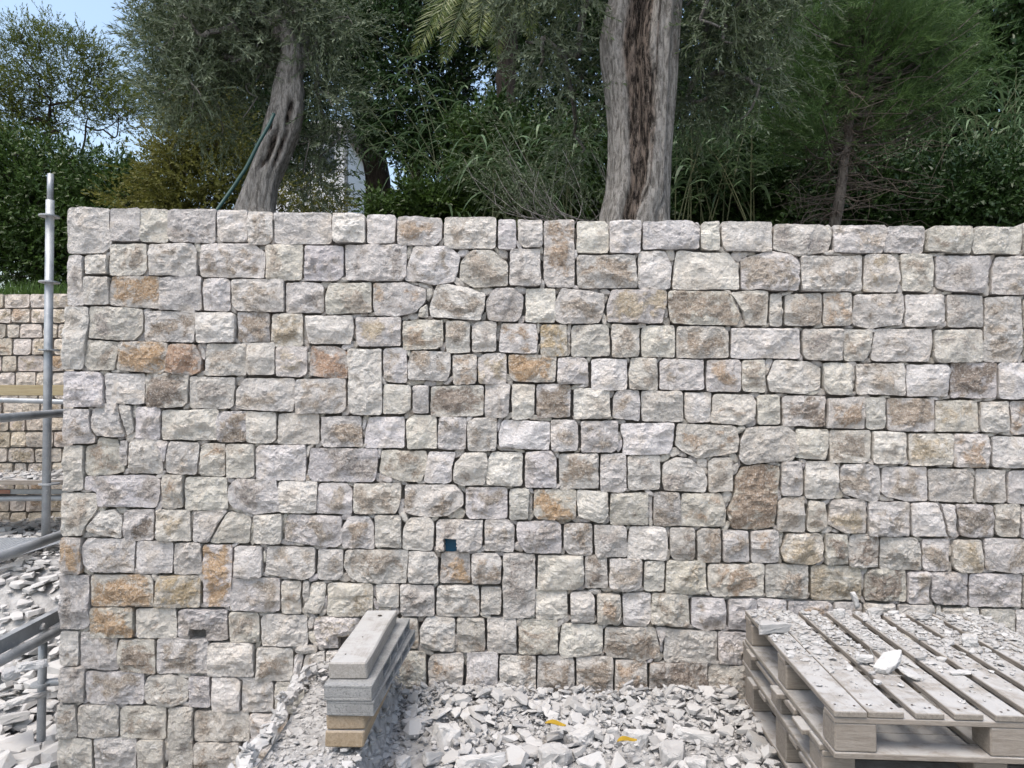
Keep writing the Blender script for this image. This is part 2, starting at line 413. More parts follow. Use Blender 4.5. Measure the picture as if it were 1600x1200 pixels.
# ------------------------------------------------------------------ the stone wall
# every stone read off the photograph at four times its size: origin of the reading, then left top right bottom and the kind of stone
# (a run of x,y pairs is the outline of an irregular stone)
TILES = {
(80, 310): """
103,55 300,57 368,62 370,180 382,270 365,312 330,345 103,348 w;370 57 562 273 l;548 62 735 280 g;728 66 1035 280 l;1037 73 1226 275 w;1228 77 1392 293 t;1392 85 1756 288 w
100 350 208 672 l;217 352 357 480 w;360 278 605 485 t;608 280 915 488 t;940,285 1260,280 1342,340 1335,500 930,495 932,400 b;1340 288 1572 515 t
202 485 368 668 g;380,488 682,486 680,693 360,670 360,600 o;682 486 945 708 l;952 500 1122 710 t;1125 500 1460 713 t;1465 520 1708 722 l
90,675 243,678 240,790 225,900 205,1070 75,1075 g;245,675 578,690 575,830 525,890 235,878 l;585 698 902 903 b;903 712 1157 905 w;1162 705 1375 900 b;1375 715 1575 925 y
235,885 430,893 400,1080 240,1075 203,1035 t;430,893 735,900 720,1075 690,1098 410,1070 o;740,912 900,908 945,1000 945,1085 870,1110 718,1090 r;975,905 1222,910 1222,1112 952,1108 t;1222 900 1403 1112 t;1405 922 1606 1118 y
""",
(80, 600): """
78 -82 335 148 l;338 -72 595 130 w;597 -70 865 150 d;868 -48 1150 158 l;1215,-42 1520,-35 1530,80 1515,172 1200,160 1155,140 1155,40 t
78,150 250,155 255,290 288,340 280,375 78,372 t;262,160 335,120 415,120 470,332 290,328 255,270 g;425,125 505,135 522,300 475,330 g;525 140 688 350 l;690 155 1048 355 w;1035 165 1225 365 b;1220 168 1416 372 g;1412 178 1678 380 l
75 378 207 672 w;293,335 420,340 465,545 400,565 225,572 210,540 215,385 290,375 b;430 345 482 515 g;485 342 705 565 t;652,352 740,355 708,495 g;740,360 928,365 910,570 717,555 720,480 t;930 365 1088 580 m;1090 370 1278 588 t;1280 375 1595 608 w
210,575 500,568 640,570 688,600 685,700 660,775 290,765 288,665 210,660 l;67,675 287,682 290,780 215,900 205,950 67,948 t;692 560 832 780 m;834 575 1110 792 w;1160,590 1410,595 1440,800 1270,818 1140,770 1110,720 1112,640 l;1420 605 1663 812 w
315,790 400,778 448,830 445,968 225,925 222,895 b;455 780 650 978 d;655 785 878 985 y;895,795 1040,780 1105,790 1060,850 985,990 885,985 g;1105,800 1200,808 1250,830 1240,1000 990,992 1065,860 g;1265 810 1450 1003 g;1480,815 1820,820 1820,1000 1780,1030 1460,975 1465,880 t
67 952 200 1185 o;230,960 530,968 520,1180 260,1175 200,1130 195,1010 t;532 978 762 1190 w;765 988 945 1193 l;948 998 1136 1397 o;1143 1008 1325 1210 g;1350,1012 1655,1018 1650,1195 1590,1218 1335,1190 t
""",
(80, 880): """
55 68 250 420 l;252 68 643 270 o;650 75 938 280 Y;1115 90 1436 303 t;1438 105 1570 318 m;1574 105 1618 235 g
243 270 523 467 o;525 278 787 470 m;788 285 1110 485 l;1112 303 1306 500 t;1310 318 1603 522 g
50 420 178 638 t;182 428 420 668 t;430,470 650,475 655,690 450,675 410,560 b;658 465 990 693 t;978 490 1275 705 w;1278 525 1515 740 b
48 640 215 868 l;218 672 585 882 t;600,700 760,695 862,735 858,860 760,900 600,888 562,830 b;860 702 998 905 l;1000 705 1190 928 w;1194 710 1392 930 g;1395 740 1590 935 g
45 870 165 1092 t;167 880 428 1090 t;430 890 726 1103 t;730 898 893 1300 l;895 920 1243 1118 t;1245 938 1480 1130 m
45 1095 262 1310 g;268 1088 535 1310 t;540 1102 705 1310 g;895 1118 1183 1310 b;1187 1134 1440 1310 t;1484 938 1700 1135 t;1445 1138 1700 1310 t
45 1314 240 1530 t;244 1314 520 1530 g;524 1314 760 1530 t;764 1314 1060 1530 l;1064 1314 1330 1530 t;1334 1314 1700 1530 g
45 1534 300 1760 l;304 1534 560 1760 t;564 1534 900 1760 g;904 1534 1200 1760 t;1204 1534 1700 1760 l
""",
(460, 310): """
238 90 447 280 w;450 100 636 288 w;640 112 925 295 m;930 113 1262 320 t;1268 125 1390 318 w;1395 128 1552 310 w
62 292 313 522 l;318 283 703 520 l;745,298 960,298 1040,355 1020,480 1005,525 880,540 690,515 685,490 t;1110,322 1240,320 1335,400 1338,550 1120,560 1035,510 1035,400 t;1340 312 1542 555 l
220,530 480,522 488,715 200,727 195,600 t;492,530 690,525 825,560 825,640 760,715 640,742 500,730 m;890,540 960,535 1120,570 1198,595 1195,680 1165,765 850,745 840,690 t;780,690 835,650 838,745 770,742 g;1250,562 1370,560 1437,610 1425,740 1390,775 1200,765 1197,640 l;1440 558 1636 778 w
65,730 365,732 372,830 355,915 90,910 g;385 742 668 930 y;672 758 938 948 m;943 765 1100 967 t;1105 768 1268 965 l;1290,778 1510,785 1525,870 1515,970 1275,965 m
105,918 280,925 340,960 335,1128 95,1110 r;336 935 550 1360 w;552 932 708 1158 t;730,952 980,955 975,1100 950,1145 710,1130 705,1040 b;984 968 1140 1165 m;1146 968 1328 1160 y;1335 975 1636 1150 o
""",
(460, 600): """
10 -38 328 188 t;552 0 733 195 w;737 2 845 185 l;848 5 1187 207 d;1190 -5 1348 218 l;1352 -5 1507 228 w;1510 0 1733 213 b
165 195 428 395 b;470,205 690,200 690,405 438,400 445,270 w;697 190 895 410 w;905,200 1077,205 1075,415 893,405 t;1082 208 1268 418 t;1300,225 1600,232 1598,418 1275,395 1275,300 w
100,395 520,405 520,520 500,612 110,612 80,560 l;545,412 828,415 825,540 795,612 680,612 525,555 b;840,415 1010,425 985,520 985,615 940,625 805,615 w;1060,425 1195,425 1210,480 1190,630 1050,642 990,610 995,500 t;1230,418 1430,425 1428,640 1200,630 1200,500 w;1435 415 1640 650 l
150,615 330,618 365,660 362,815 135,810 t;370,618 670,620 672,720 640,812 370,810 t;690,625 1010,628 1060,680 1060,760 960,825 830,832 690,805 b;1065 640 1338 845 t;1340 648 1470 850 g;1488 655 1763 850 o
340,830 470,825 500,880 500,1035 300,1030 285,920 b;504 815 676 1025 g;720,830 840,825 875,860 872,1030 840,1045 675,1030 680,900 w;880 845 1182 1045 l;1190,848 1340,845 1380,890 1375,1050 1188,1048 t;1385,858 1640,850 1672,880 1670,1060 1450,1055 1390,970 l
""",
(460, 800): """
142 235 308 432 t;320,235 716,230 700,445 400,442 340,405 306,340 t;712 240 903 448 g;907 248 1103 448 o;1107 252 1297 455 b;1299 255 1510 665 l;1514 265 1808 485 w
55 430 98 560 g;105,440 195,440 190,560 160,640 60,625 60,590 w;205 438 496 655 y;505,448 656,452 656,600 520,590 w;660 450 878 650 l;884 455 1158 655 t;1163 460 1293 648 m;1502 478 1712 680 w
130,650 412,658 400,850 190,850 150,830 118,740 y;416 655 655 860 t;660 655 780 855 b;830,650 1005,660 1000,870 850,865 780,830 785,720 w;1015 655 1195 882 b;1199 658 1393 885 w;1397 670 1650 893 b
10 830 150 880 g;-4,890 62,880 30,1075 -4,1080 g;70,882 192,862 192,1080 35,1080 t;196 860 420 1080 t;424 865 630 1090 t
634 865 830 1120 b;838 880 1060 1120 m;1070 872 1273 1120 t;1277 890 1513 1130 b;1518 895 1755 1140 b
""",
(840, 310): """
30 132 232 560 m;238 138 443 348 w;447 138 645 345 w;655,140 960,138 1015,190 1010,318 655,325 w;1018 142 1141 325 w;1147 143 1466 335 w
245 350 622 568 b;632,330 795,328 843,420 832,570 626,570 w;870,325 1190,340 1262,430 1262,572 838,570 850,420 w;1270,378 1360,352 1460,328 1580,352 1635,400 1635,583 1268,570 t
150,558 420,590 420,680 390,785 150,785 105,760 110,640 t;460,572 808,572 810,660 780,785 430,775 425,680 y;814,575 1180,582 1270,720 1250,798 830,785 815,700 b;1200,585 1300,575 1440,578 1432,798 1300,795 1275,700 t;1444 588 1530 800 g
10 785 188 990 Y;205 785 453 990 l;458 785 640 995 t;646 790 860 998 t;864 795 1196 1003 b;1202 805 1640 1005 w
120 990 322 1165 g;332 998 563 1203 w;580,992 748,995 748,1200 570,1195 562,1100 t;754 1003 1043 1200 t;1048 1005 1273 1212 m;1277 1008 1426 1215 t;1480,1012 1700,1015 1772,1060 1770,1190 1660,1222 1450,1210 1428,1130 w
""",
(840, 600): """
220 25 456 222 w;500,30 638,35 638,235 462,215 470,80 t;645 42 908 238 g;913 45 1087 243 w;1092,60 1340,65 1365,110 1355,220 1290,262 1076,245 m;1368 62 1520 258 t
82 218 256 425 t;262 225 505 430 t;520,245 855,242 845,400 820,440 525,445 535,350 515,300 w;870,245 1240,262 1258,340 1250,425 1110,450 1000,470 900,425 855,380 m;1300,268 1560,262 1640,330 1640,420 1590,480 1290,505 1255,470 1265,350 l
132 430 383 660 b;390 432 556 680 g;562 445 772 668 l;785,490 850,455 950,462 1040,530 1060,600 1050,675 785,668 775,600 l;1062 455 1222 680 t;1280,515 1400,492 1512,515 1500,700 1480,890 1350,915 1210,905 1180,800 1225,690 1235,580 B
247,662 440,670 445,800 420,860 380,875 250,830 w;452 675 692 883 t;722 672 898 890 D;900,680 1150,682 1178,780 1175,890 885,890 m
""",
(840, 800): """
160 65 345 270 b;350 78 560 286 l;575,88 800,92 815,200 800,303 555,295 560,180 w;822 95 985 303 d;990 95 1147 313 b;1152 108 1322 318 b;1328 110 1508 318 m
292 270 440 485 d;445,285 655,292 650,470 560,500 445,475 t;660 303 793 500 w;797 300 1053 515 y;1059 320 1418 528 m;1422 322 1697 540 b
200 490 358 690 t;366 500 522 705 m;525 505 712 715 w;714,505 945,515 953,722 705,700 b;960,528 1165,535 1180,620 1175,730 1040,748 958,715 t;1184 535 1368 740 t;1372 540 1558 700 t
150,695 410,700 405,890 160,908 130,880 w;420,715 735,720 772,880 760,915 640,928 440,910 413,870 b;735,718 808,722 770,850 m;800,725 1125,745 1115,945 788,938 785,860 w;1128 745 1340 952 t;1344 750 1620 965 t;1624 750 1860 965 g;1864 750 2160 965 t;2164 760 2400 970 g;2404 760 2700 975 t;2704 765 3080 980 t
242 900 476 1160 b;482 920 688 1170 m;692 938 1060 1200 d;1065 955 1313 1210 t;1317 970 1560 1210 g;1564 970 1860 1210 t;1864 975 2200 1215 l;2204 980 2500 1220 t;2504 985 2800 1225 t;2804 985 3080 1225 g
""",
(1200, 310): """
40,158 350,165 400,250 378,340 190,362 28,320 l;405,168 740,165 745,220 715,345 405,340 t;750,172 985,170 985,260 965,345 720,340 t;995,178 1270,175 1275,260 1255,350 985,335 t;1285,178 1580,182 1580,260 1565,353 1275,350 1270,300 w;1590 150 1700 355 w
200 355 588 585 t;600,350 770,345 815,390 825,500 800,592 590,585 y;830,348 1030,345 1042,450 1030,560 1000,592 835,580 t;1048,360 1390,355 1375,480 1340,597 1180,585 1045,565 l;1420,365 1700,362 1700,605 1390,600 1395,450 t
105,600 333,592 333,780 290,803 98,795 t;336 588 528 805 m;535,598 845,595 852,700 835,790 640,815 525,800 t;852 595 1110 805 w;1112 600 1348 808 l;1352,618 1580,612 1588,950 1550,1030 1340,1025 t;1592 620 1700 820 g
210 808 466 1015 l;470,815 640,825 655,850 635,985 600,1020 470,1015 b;672,815 1026,812 1028,900 1010,1025 645,1015 640,980 t;1032 815 1340 1028 l;1592 830 1700 1020 g
342 1025 528 1230 t;545,1032 850,1030 860,1100 850,1235 550,1225 t;862 1032 1130 1243 g;1137 1025 1430 1255 d;1434 1022 1700 1262 w
""",
(1200, 600): """
87 68 362 272 d;370,85 605,80 600,285 362,275 372,200 m;608 82 735 288 g;738 85 1040 300 b;1045 98 1316 303 y;1320 105 1503 308 g;1510 97 1700 318 m
170,278 378,280 378,400 355,478 165,465 w;384 285 643 500 t;647 295 863 502 w;870 305 1158 515 y;1165,310 1370,312 1388,370 1375,520 1290,528 1155,515 m;1392 325 1700 528 w
78 478 218 700 m;240,482 400,480 447,520 415,725 230,715 222,580 w;455,502 640,498 695,520 712,650 690,735 640,742 470,690 440,620 t;715,520 990,515 1000,735 870,738 740,705 703,680 t;1000,530 1240,530 1285,580 1275,740 1005,735 l;1290 533 1488 745 t;1494 532 1700 750 g
52 700 233 930 t;248,722 360,738 370,890 320,928 240,925 t;390,722 600,718 615,820 605,935 450,925 365,880 y;618 735 884 950 t;892,742 1050,740 1110,940 1120,955 900,952 w;1075,745 1165,750 1170,955 1125,950 w;1170,748 1395,752 1408,860 1390,950 1250,965 1190,945 D;1410 748 1572 960 t;1576 760 1700 965 t
""",
(1200, 780): """
110,215 330,210 345,290 335,380 270,413 95,395 75,320 y;354 210 497 412 d;500 212 690 428 d;697 235 953 448 t;960 243 1138 450 t;1145 245 1338 458 y;1340,242 1700,250 1700,440 1540,462 1350,435 t
265 415 588 632 y;600 430 865 640 d;868 450 1006 655 t;1012 452 1243 662 l;1250 462 1588 678 l;1592 475 1700 690 t
0 628 115 800 t;120 632 403 830 m;407 640 588 830 t;592 645 801 840 t;805 655 1043 850 t;1048 664 1082 850 g;1086 672 1323 870 g;1327 685 1543 870 t;1547 690 1700 880 t
""",
}
TONE = {   # fresh stone, weathered skin, how much skin
 'w': ((0.580, 0.578, 0.580), (0.46, 0.42, 0.375), 0.12), 'g': ((0.515, 0.513, 0.515), (0.41, 0.375, 0.335), 0.25),
 'l': ((0.485, 0.478, 0.488), (0.35, 0.32, 0.305), 0.45), 't': ((0.525, 0.519, 0.515), (0.385, 0.33, 0.275), 0.50),
 'b': ((0.505, 0.497, 0.492), (0.325, 0.262, 0.205), 0.62), 'd': ((0.485, 0.475, 0.47), (0.215, 0.172, 0.142), 0.68),
 'm': ((0.53, 0.52, 0.51), (0.44, 0.32, 0.225), 0.52), 'o': ((0.50, 0.485, 0.47), (0.46, 0.295, 0.155), 0.70),
 'r': ((0.49, 0.47, 0.455), (0.40, 0.24, 0.15), 0.84), 'y': ((0.545, 0.53, 0.51), (0.485, 0.405, 0.29), 0.62),
 'Y': ((0.51, 0.49, 0.465), (0.445, 0.34, 0.195), 0.78), 'B': ((0.45, 0.43, 0.41), (0.31, 0.225, 0.16), 0.82),
 'D': ((0.42, 0.41, 0.405), (0.275, 0.24, 0.205), 0.70)}
rng = np.random.default_rng(7)

WT = np.array([1.0, -0.03, 0.0]); WT /= np.linalg.norm(WT)
WN = np.array([-0.03, -1.0, 0.0]); WN /= np.linalg.norm(WN)
WO = np.array([0.0, 4.0, 0.0])
def to_wall(px, py):
    d = ray(px, py)
    k = np.dot(WO - EYE, WN) / np.dot(d, WN)
    q = EYE + d * k - WO
    return np.array([np.dot(q, WT), q[2]])

def poly_area(p):
    x, y = p[:, 0], p[:, 1]
    return 0.5 * np.sum(x * np.roll(y, -1) - np.roll(x, -1) * y)

def outline(pts, cut, jit, n=200):
    """corner-cut, slightly wavering closed outline, resampled evenly, counter-clockwise"""
    p = np.asarray(pts, float)
    if poly_area(p) < 0: p = p[::-1]
    out = []
    m = len(p)
    for i in range(m):
        a, b, c = p[i - 1], p[i], p[(i + 1) % m]
        la, lc = np.linalg.norm(a - b), np.linalg.norm(c - b)
        r = cut * rng.uniform(0.5, 1.5)
        ra, rc = min(r * rng.uniform(.6, 1.4), la * .3), min(r * rng.uniform(.6, 1.4), lc * .3)
        A, C = b + (a - b) / la * ra, b + (c - b) / lc * rc
        for t in (0, .35, .65, 1):
            out.append((1 - t) ** 2 * A + 2 * t * (1 - t) * b + t * t * C)
    out = np.array(out)
    seg = np.linalg.norm(np.roll(out, -1, 0) - out, axis=1)
    s = np.concatenate([[0], np.cumsum(seg)])
    q = np.linspace(0, s[-1], n, endpoint=False)
    cl = np.concatenate([out, out[:1]])
    o = np.stack([np.interp(q, s, cl[:, 0]), np.interp(q, s, cl[:, 1])], 1)
    tn = np.roll(o, -1, 0) - np.roll(o, 1, 0)
    nr = np.stack([tn[:, 1], -tn[:, 0]], 1); nr /= np.linalg.norm(nr, axis=1)[:, None] + 1e-9
    ph = rng.uniform(0, 50)
    w = vnoise(np.stack([q / 0.075 + ph, np.zeros(n), np.zeros(n)], 1), 3) + 0.6 * vnoise(np.stack([q / 0.014 + ph, np.ones(n), np.zeros(n)], 1), 4)
    fade = np.minimum(1, np.minimum(q, s[-1] - q) / 0.03)
    return o + nr * (w * fade * jit)[:, None]

def stone_geo(o, tone, cell, relief, hole=None, depth=0.11, proud=None):
    """o: outline in wall coordinates; returns verts in (s, z, out) plus faces and attributes"""
    n = len(o)
    lo, hi = o.min(0), o.max(0)
    cx = [np.array([lo[0], lo[1]]), np.array([hi[0], lo[1]]), np.array([hi[0], hi[1]]), np.array([lo[0], hi[1]])]
    idx = [int(np.argmin(np.sum((o - c) ** 2, 1))) for c in cx]
    def arc(i, j):
        if j <= i: j += n
        return o[np.arange(i, j + 1) % n]
    A = [arc(idx[k], idx[(k + 1) % 4]) for k in range(4)]
    W, H = hi - lo
    nu, nv = max(4, int(W / cell)), max(4, int(H / cell))
    def rs(c, m):
        d = np.concatenate([[0], np.cumsum(np.linalg.norm(np.diff(c, axis=0), axis=1))])
        q = np.linspace(0, d[-1], m + 1)
        return np.stack([np.interp(q, d, c[:, 0]), np.interp(q, d, c[:, 1])], 1)
    B, R, T, L = rs(A[0], nu), rs(A[1], nv), rs(A[2], nu)[::-1], rs(A[3], nv)[::-1]
    u = np.linspace(0, 1, nu + 1)[None, :, None]; v = np.linspace(0, 1, nv + 1)[:, None, None]
    G = (1 - v) * B[None] + v * T[None] + (1 - u) * L[:, None] + u * R[:, None] - (
        (1 - u) * (1 - v) * B[0] + u * (1 - v) * B[-1] + (1 - u) * v * T[0] + u * v * T[-1])
    g = G.reshape(-1, 2)
    e = np.full(len(g), 9.0)
    for k in range(0, n, 2):
        e = np.minimum(e, np.sum((g - o[k]) ** 2, 1))
    e = np.sqrt(e)
    ctr = (lo + hi) / 2
    base, skin, amt = TONE[tone]
    seed = rng.uniform(-40, 40, 3)
    p3 = np.concatenate([g, np.zeros((len(g), 1))], 1) + seed
    # dressed face: a chipped margin rising to a rough boss cut by a few split planes
    bos = relief * rng.uniform(0.7, 1.5)
    wid = rng.uniform(0.005, 0.016)
    ee = np.clip(e + 0.014 * fbm(p3 * 30, 11, 2), 0, None)
    lip = rng.uniform(.30, .60)
    h = bos * (lip + (1 - lip) * (1 - np.exp(-ee / wid)))
    for k in range(rng.integers(6, 11)):
        a = rng.uniform(0, 2 * math.pi)
        d = np.array([math.cos(a), math.sin(a)])
        sl = rng.uniform(0.10, 0.55)
        c = bos * rng.uniform(0.55, 1.05) + sl * rng.uniform(0.05, 0.42) * min(W, H) * (1.0 if rng.random() < .6 else 1.6)
        pl = c - sl * ((g - ctr) @ d) + 0.004 * vnoise(p3 * 24, 60 + k)
        h = np.minimum(h, np.maximum(pl, 0.16 * bos))
    rough = 0.4 + 0.6 * np.clip(fbm(p3 * 7, 5, 2) + 0.5, 0, 1)
    inner = np.clip(ee / 0.012, 0, 1)
    rid = 1 - np.abs(fbm(p3 * np.array([17, 23, 17]), 21, 3, 0.55)) * 1.6
    h = h + inner * rough * (0.0090 * (rid - .55) + 0.0050 * fbm(p3 * 27, 41, 2, 0.6) + 0.0036 * vnoise(p3 * 95, 9))
    # conchoidal steps where flakes came off
    st = fbm(p3 * 9, 77, 2)
    h = h + inner * 0.007 * np.clip((st - .08) * 14, 0, 1) * rng.uniform(0, 1)
    st = fbm(p3 * 14 + 5, 87, 2)
    h = h - inner * 0.006 * np.clip((st - .22) * 12, 0, 1) * rng.uniform(0, 1)
    h = np.maximum(h, 0.0006)
    h += rng.uniform(-0.006, 0.007) if proud is None else proud
    if hole is not None:
        inside = (g[:, 0] > hole[0]) & (g[:, 0] < hole[1]) & (g[:, 1] > hole[2]) & (g[:, 1] < hole[3])
        h = np.where(inside, -0.10, h)
    V = np.concatenate([g, h[:, None]], 1)
    i, j = np.meshgrid(np.arange(nv), np.arange(nu), indexing='ij')
    k = nu + 1
    Fq = np.stack([i * k + j, i * k + j + 1, (i + 1) * k + j + 1, (i + 1) * k + j], -1).reshape(-1, 4)
    ring = np.concatenate([np.arange(k), np.arange(1, nv + 1) * k + nu, nv * k + np.arange(nu - 1, -1, -1), np.arange(nv - 1, 0, -1) * k])
    back = V[ring].copy()
    back[:, :2] = ctr + (back[:, :2] - ctr) * 0.97
    back[:, 2] = -depth
    m = len(ring); b0 = len(V)
    jj = np.arange(m); j2 = (jj + 1) % m
    Fs = np.stack([ring[jj], b0 + jj, b0 + j2, ring[j2]], -1)
    V = np.concatenate([V, back])
    core = np.clip((e - 0.008) / 0.038, 0, 1)
    core = np.concatenate([core, np.zeros(m)])
    val = rng.uniform(0.84, 1.12) * np.array([1.13, 1.08, 1.02])
    bb = np.array(base) * val * np.array([1, 1 + rng.uniform(-.012, .008), 1 + rng.uniform(-.075, .055)])
    tint = np.tile([*bb, amt + rng.uniform(-.12, .12)], (len(V), 1))
    sk = np.array(skin) * rng.uniform(0.88, 1.14)
    stain = np.concatenate([np.tile(sk, (len(V), 1)), core[:, None]], 1)
    Fall = np.concatenate([Fq, Fs])
    flip = rng.random(len(Fall)) < .5
    T1 = np.where(flip[:, None], Fall[:, [0, 1, 2]], Fall[:, [0, 1, 3]]); T2 = np.where(flip[:, None], Fall[:, [0, 2, 3]], Fall[:, [1, 2, 3]])
    return V, np.concatenate([T1, T2]), {'tint': tint, 'stain': stain, 'seed': np.tile(seed, (len(V), 1))}

def wall_world(V, org=WO, t=WT, nrm=WN):
    return org + V[:, :1] * t + V[:, 1:2] * np.array([0, 0, 1.0]) + V[:, 2:3] * nrm

# read the stones
stones = []
for (ox, oy), txt in TILES.items():
    for ent in txt.replace('\n', ';').split(';'):
        w = ent.split()
        if not w: continue
        if ',' in w[0]:
            pp = np.array([[float(c) for c in q.split(',')] for q in w[:-1]])
        else:
            x0, y0, x1, y1 = map(float, w[:4])
            j = lambda: rng.uniform(-1, 6)
            pp = np.array([[x0 + j(), y0 + j()], [x1 - j(), y0 + j()], [x1 - j(), y1 - j()], [x0 + j(), y1 - j()]])
            if x1 - x0 > 150 and rng.random() < 0.72:         # now and then a corner is knocked off
                c = rng.integers(4); r = rng.uniform(10, 34)
                a, b, d = pp[c - 1], pp[c], pp[(c + 1) % 4]
                pp = np.insert(np.delete(pp, c, 0), c, [b + (a - b) / np.linalg.norm(a - b) * r, b + (d - b) / np.linalg.norm(d - b) * r * 1.3], axis=0)
        stones.append((pp / 4 + np.array([ox, oy]), w[-1]))

HOLES = {(317, 976): ((298, 322), (982, 1003)), (717, 836): ((694.5, 714), (841, 861.5)), (526, 987): ((529, 548), (994, 1013.5))}
wall = thing('stone_wall', 'large dry stone retaining wall of pale squared limestone blocks filling the picture', 'wall', (0.0, 4.0, -0.7))
built = []
Wm, Hm = 1640, 1330
occ = np.zeros((Hm, Wm), bool)
def raster(poly, occ, ox=0, oy=0):
    x0, x1 = int(max(0, poly[:, 0].min())), int(min(occ.shape[1] - 1, poly[:, 0].max() + 1))
    y0, y1 = int(max(0, poly[:, 1].min())), int(min(occ.shape[0] - 1, poly[:, 1].max() + 1))
    if x1 <= x0 or y1 <= y0: return
    X, Y = np.meshgrid(np.arange(x0, x1 + 1) + .5, np.arange(y0, y1 + 1) + .5)
    ins = np.zeros(X.shape, bool)
    a = poly; b = np.roll(poly, -1, 0)
    for (ax, ay), (bx, by) in zip(a, b):
        c = (ay > Y) != (by > Y)
        if ay != by:
            ins ^= c & (X < (bx - ax) * (Y - ay) / (by - ay) + ax)
    occ[y0:y1 + 1, x0:x1 + 1] |= ins
for pp, tone in stones:
    raster(pp, occ)
    w = np.array([to_wall(x, y) for x, y in pp])
    o = outline(w, 0.013, 0.0036)
    c = (o.min(0) + o.max(0)) / 2
    o = c + (o - c) * (1 - 0.0025 / np.maximum((o.max(0) - o.min(0)) / 2, .02))
    mid = (pp.min(0) + pp.max(0)) / 2
    hole = None
    for (hx, hy), ((ax, bx), (ay, by)) in HOLES.items():
        if abs(mid[0] - hx) < 14 and abs(mid[1] - hy) < 14:
            A, B = to_wall(ax, by + 3), to_wall(bx, ay)
            hole = (A[0], B[0], A[1], B[1])
    V, Fc, at = stone_geo(o, tone, 0.005 if hole else 0.0124, 0.026, hole, 0.13 if hole else 0.11)
    area = abs(poly_area(pp)) if mid[1] < 1195 and mid[0] < 1610 else 0
    if (mid[0] > 1200 and mid[1] > 985): area = 0            # behind the pallets
    built.append([area, wall_world(V), Fc, at])
# the courses run on past the picture's right edge
rows = [348, 398, 461, 517, 572, 630, 682, 734, 791, 842, 896, 950, 1000, 1050, 1105]
for y0_, y1_ in zip(rows[:-1], rows[1:]):
    s_ = to_wall(1624, y0_)[0]
    za, zb_ = to_wall(1624, y0_ + 1)[1], to_wall(1624, y1_ - 1)[1]
    while s_ < 4.45:
        wd = rng.uniform(.2, .42)
        o = outline([[s_ + .004, zb_], [s_ + wd - .004, zb_], [s_ + wd - .004, za], [s_ + .004, za]], .013, .0036, 80)
        V, Fc, at = stone_geo(o, rng.choice(['w', 'g', 't', 'l', 'b', 't', 'm']), .022, .026)
        built.append([0, wall_world(V), Fc, at]); s_ += wd
order = sorted(range(len(built)), key=lambda i: -built[i][0])
def join(lst):
    n = 0; Vs = []; Fs = []; at = {}
    for _, V, Fc, a in lst:
        Vs.append(V); Fs.append(Fc + n); n += len(V)
        for k, x in a.items(): at.setdefault(k, []).append(x)
    return np.concatenate(Vs), np.concatenate(Fs), {k: np.concatenate(x) for k, x in at.items()}
for i in order[:300]:
    _, V, Fc, at = built[i]
    link('stone', mesh_np('stone', V, Fc, at, False), M_STONE, wall)
V, Fc, at = join([built[i] for i in order[300:]])
tag(link('smaller_stones', mesh_np('smaller_stones', V, Fc, at, False), M_STONE, wall), kind='stuff')

# small packing stones in the open joints
region = np.zeros_like(occ)
lim = np.array([[107, 330], [420, 334], [840, 345], [1240, 352], [1640, 358], [1640, 1090], [1180, 1095], [560, 1110], [480, 1330], [90, 1330], [94, 900], [103, 480]], float)
raster(lim, region)
free = region & ~occ
chinks = []
for it in range(3):
    dist = np.zeros(free.shape, np.int16); cur = free.copy()
    for k in range(14):
        dist += cur
        nx = cur.copy()
        nx[1:] &= cur[:-1]; nx[:-1] &= cur[1:]; nx[:, 1:] &= cur[:, :-1]; nx[:, :-1] &= cur[:, 1:]
        cur = nx
    ys, xs = np.nonzero(dist >= 2)
    od = np.argsort(-dist[ys, xs], kind='stable')
    blocked = np.zeros_like(free)
    for k in od:
        x, y = xs[k], ys[k]
        if blocked[y, x]: continue
        d = dist[y, x]
        r = int(d * 2 + 4)
        # follow the joint: principal axis of the free pixels about the spot
        y0, y1, x0, x1 = max(0, y - r), min(Hm, y + r + 1), max(0, x - r), min(Wm, x + r + 1)
        sub = free[y0:y1, x0:x1]
        yy, xx = np.nonzero(sub)
        if len(yy) < 12: continue
        q = np.stack([xx + x0 - x, yy + y0 - y], 1).astype(float)
        mu = q.mean(0); cv = np.cov((q - mu).T) + np.eye(2) * .2
        ev, evec = np.linalg.eigh(cv)
        la, lb = min(1.7 * math.sqrt(ev[1]), 11), min(max(d * 1.05, 1.6), 1.7 * math.sqrt(ev[0]) + .6)
        m = rng.integers(5, 8)
        th = np.sort((np.arange(m) + rng.uniform(-.28, .28, m)) / m * 2 * math.pi)
        pts = np.stack([np.cos(th) * la, np.sin(th) * lb], 1) @ np.stack([evec[:, 1], evec[:, 0]]) + mu * .6 + np.array([x, y])
        chinks.append(pts)
        blocked[max(0, y - int(la)):y + int(la) + 1, max(0, x - int(la)):x + int(la) + 1] = True
        raster(pts, occ)
    free = region & ~occ
ch = []
for pts in chinks[:700]:
    w = np.array([to_wall(x, y) for x, y in pts])
    if np.ptp(w[:, 0]) < 0.008 or np.ptp(w[:, 1]) < 0.008: continue
    o = outline(w, 0.003, 0.0006, 48)
    V, Fc, at = stone_geo(o, rng.choice(['w', 'g', 'l', 't', 'm']), 0.010, 0.006, None, 0.08, rng.uniform(-0.024, -0.004))
    ch.append([0, wall_world(V), Fc, at])
V, Fc, at = join(ch)
tag(link('packing_stones', mesh_np('packing_stones', V, Fc, at, True), M_STONE, wall), kind='stuff')

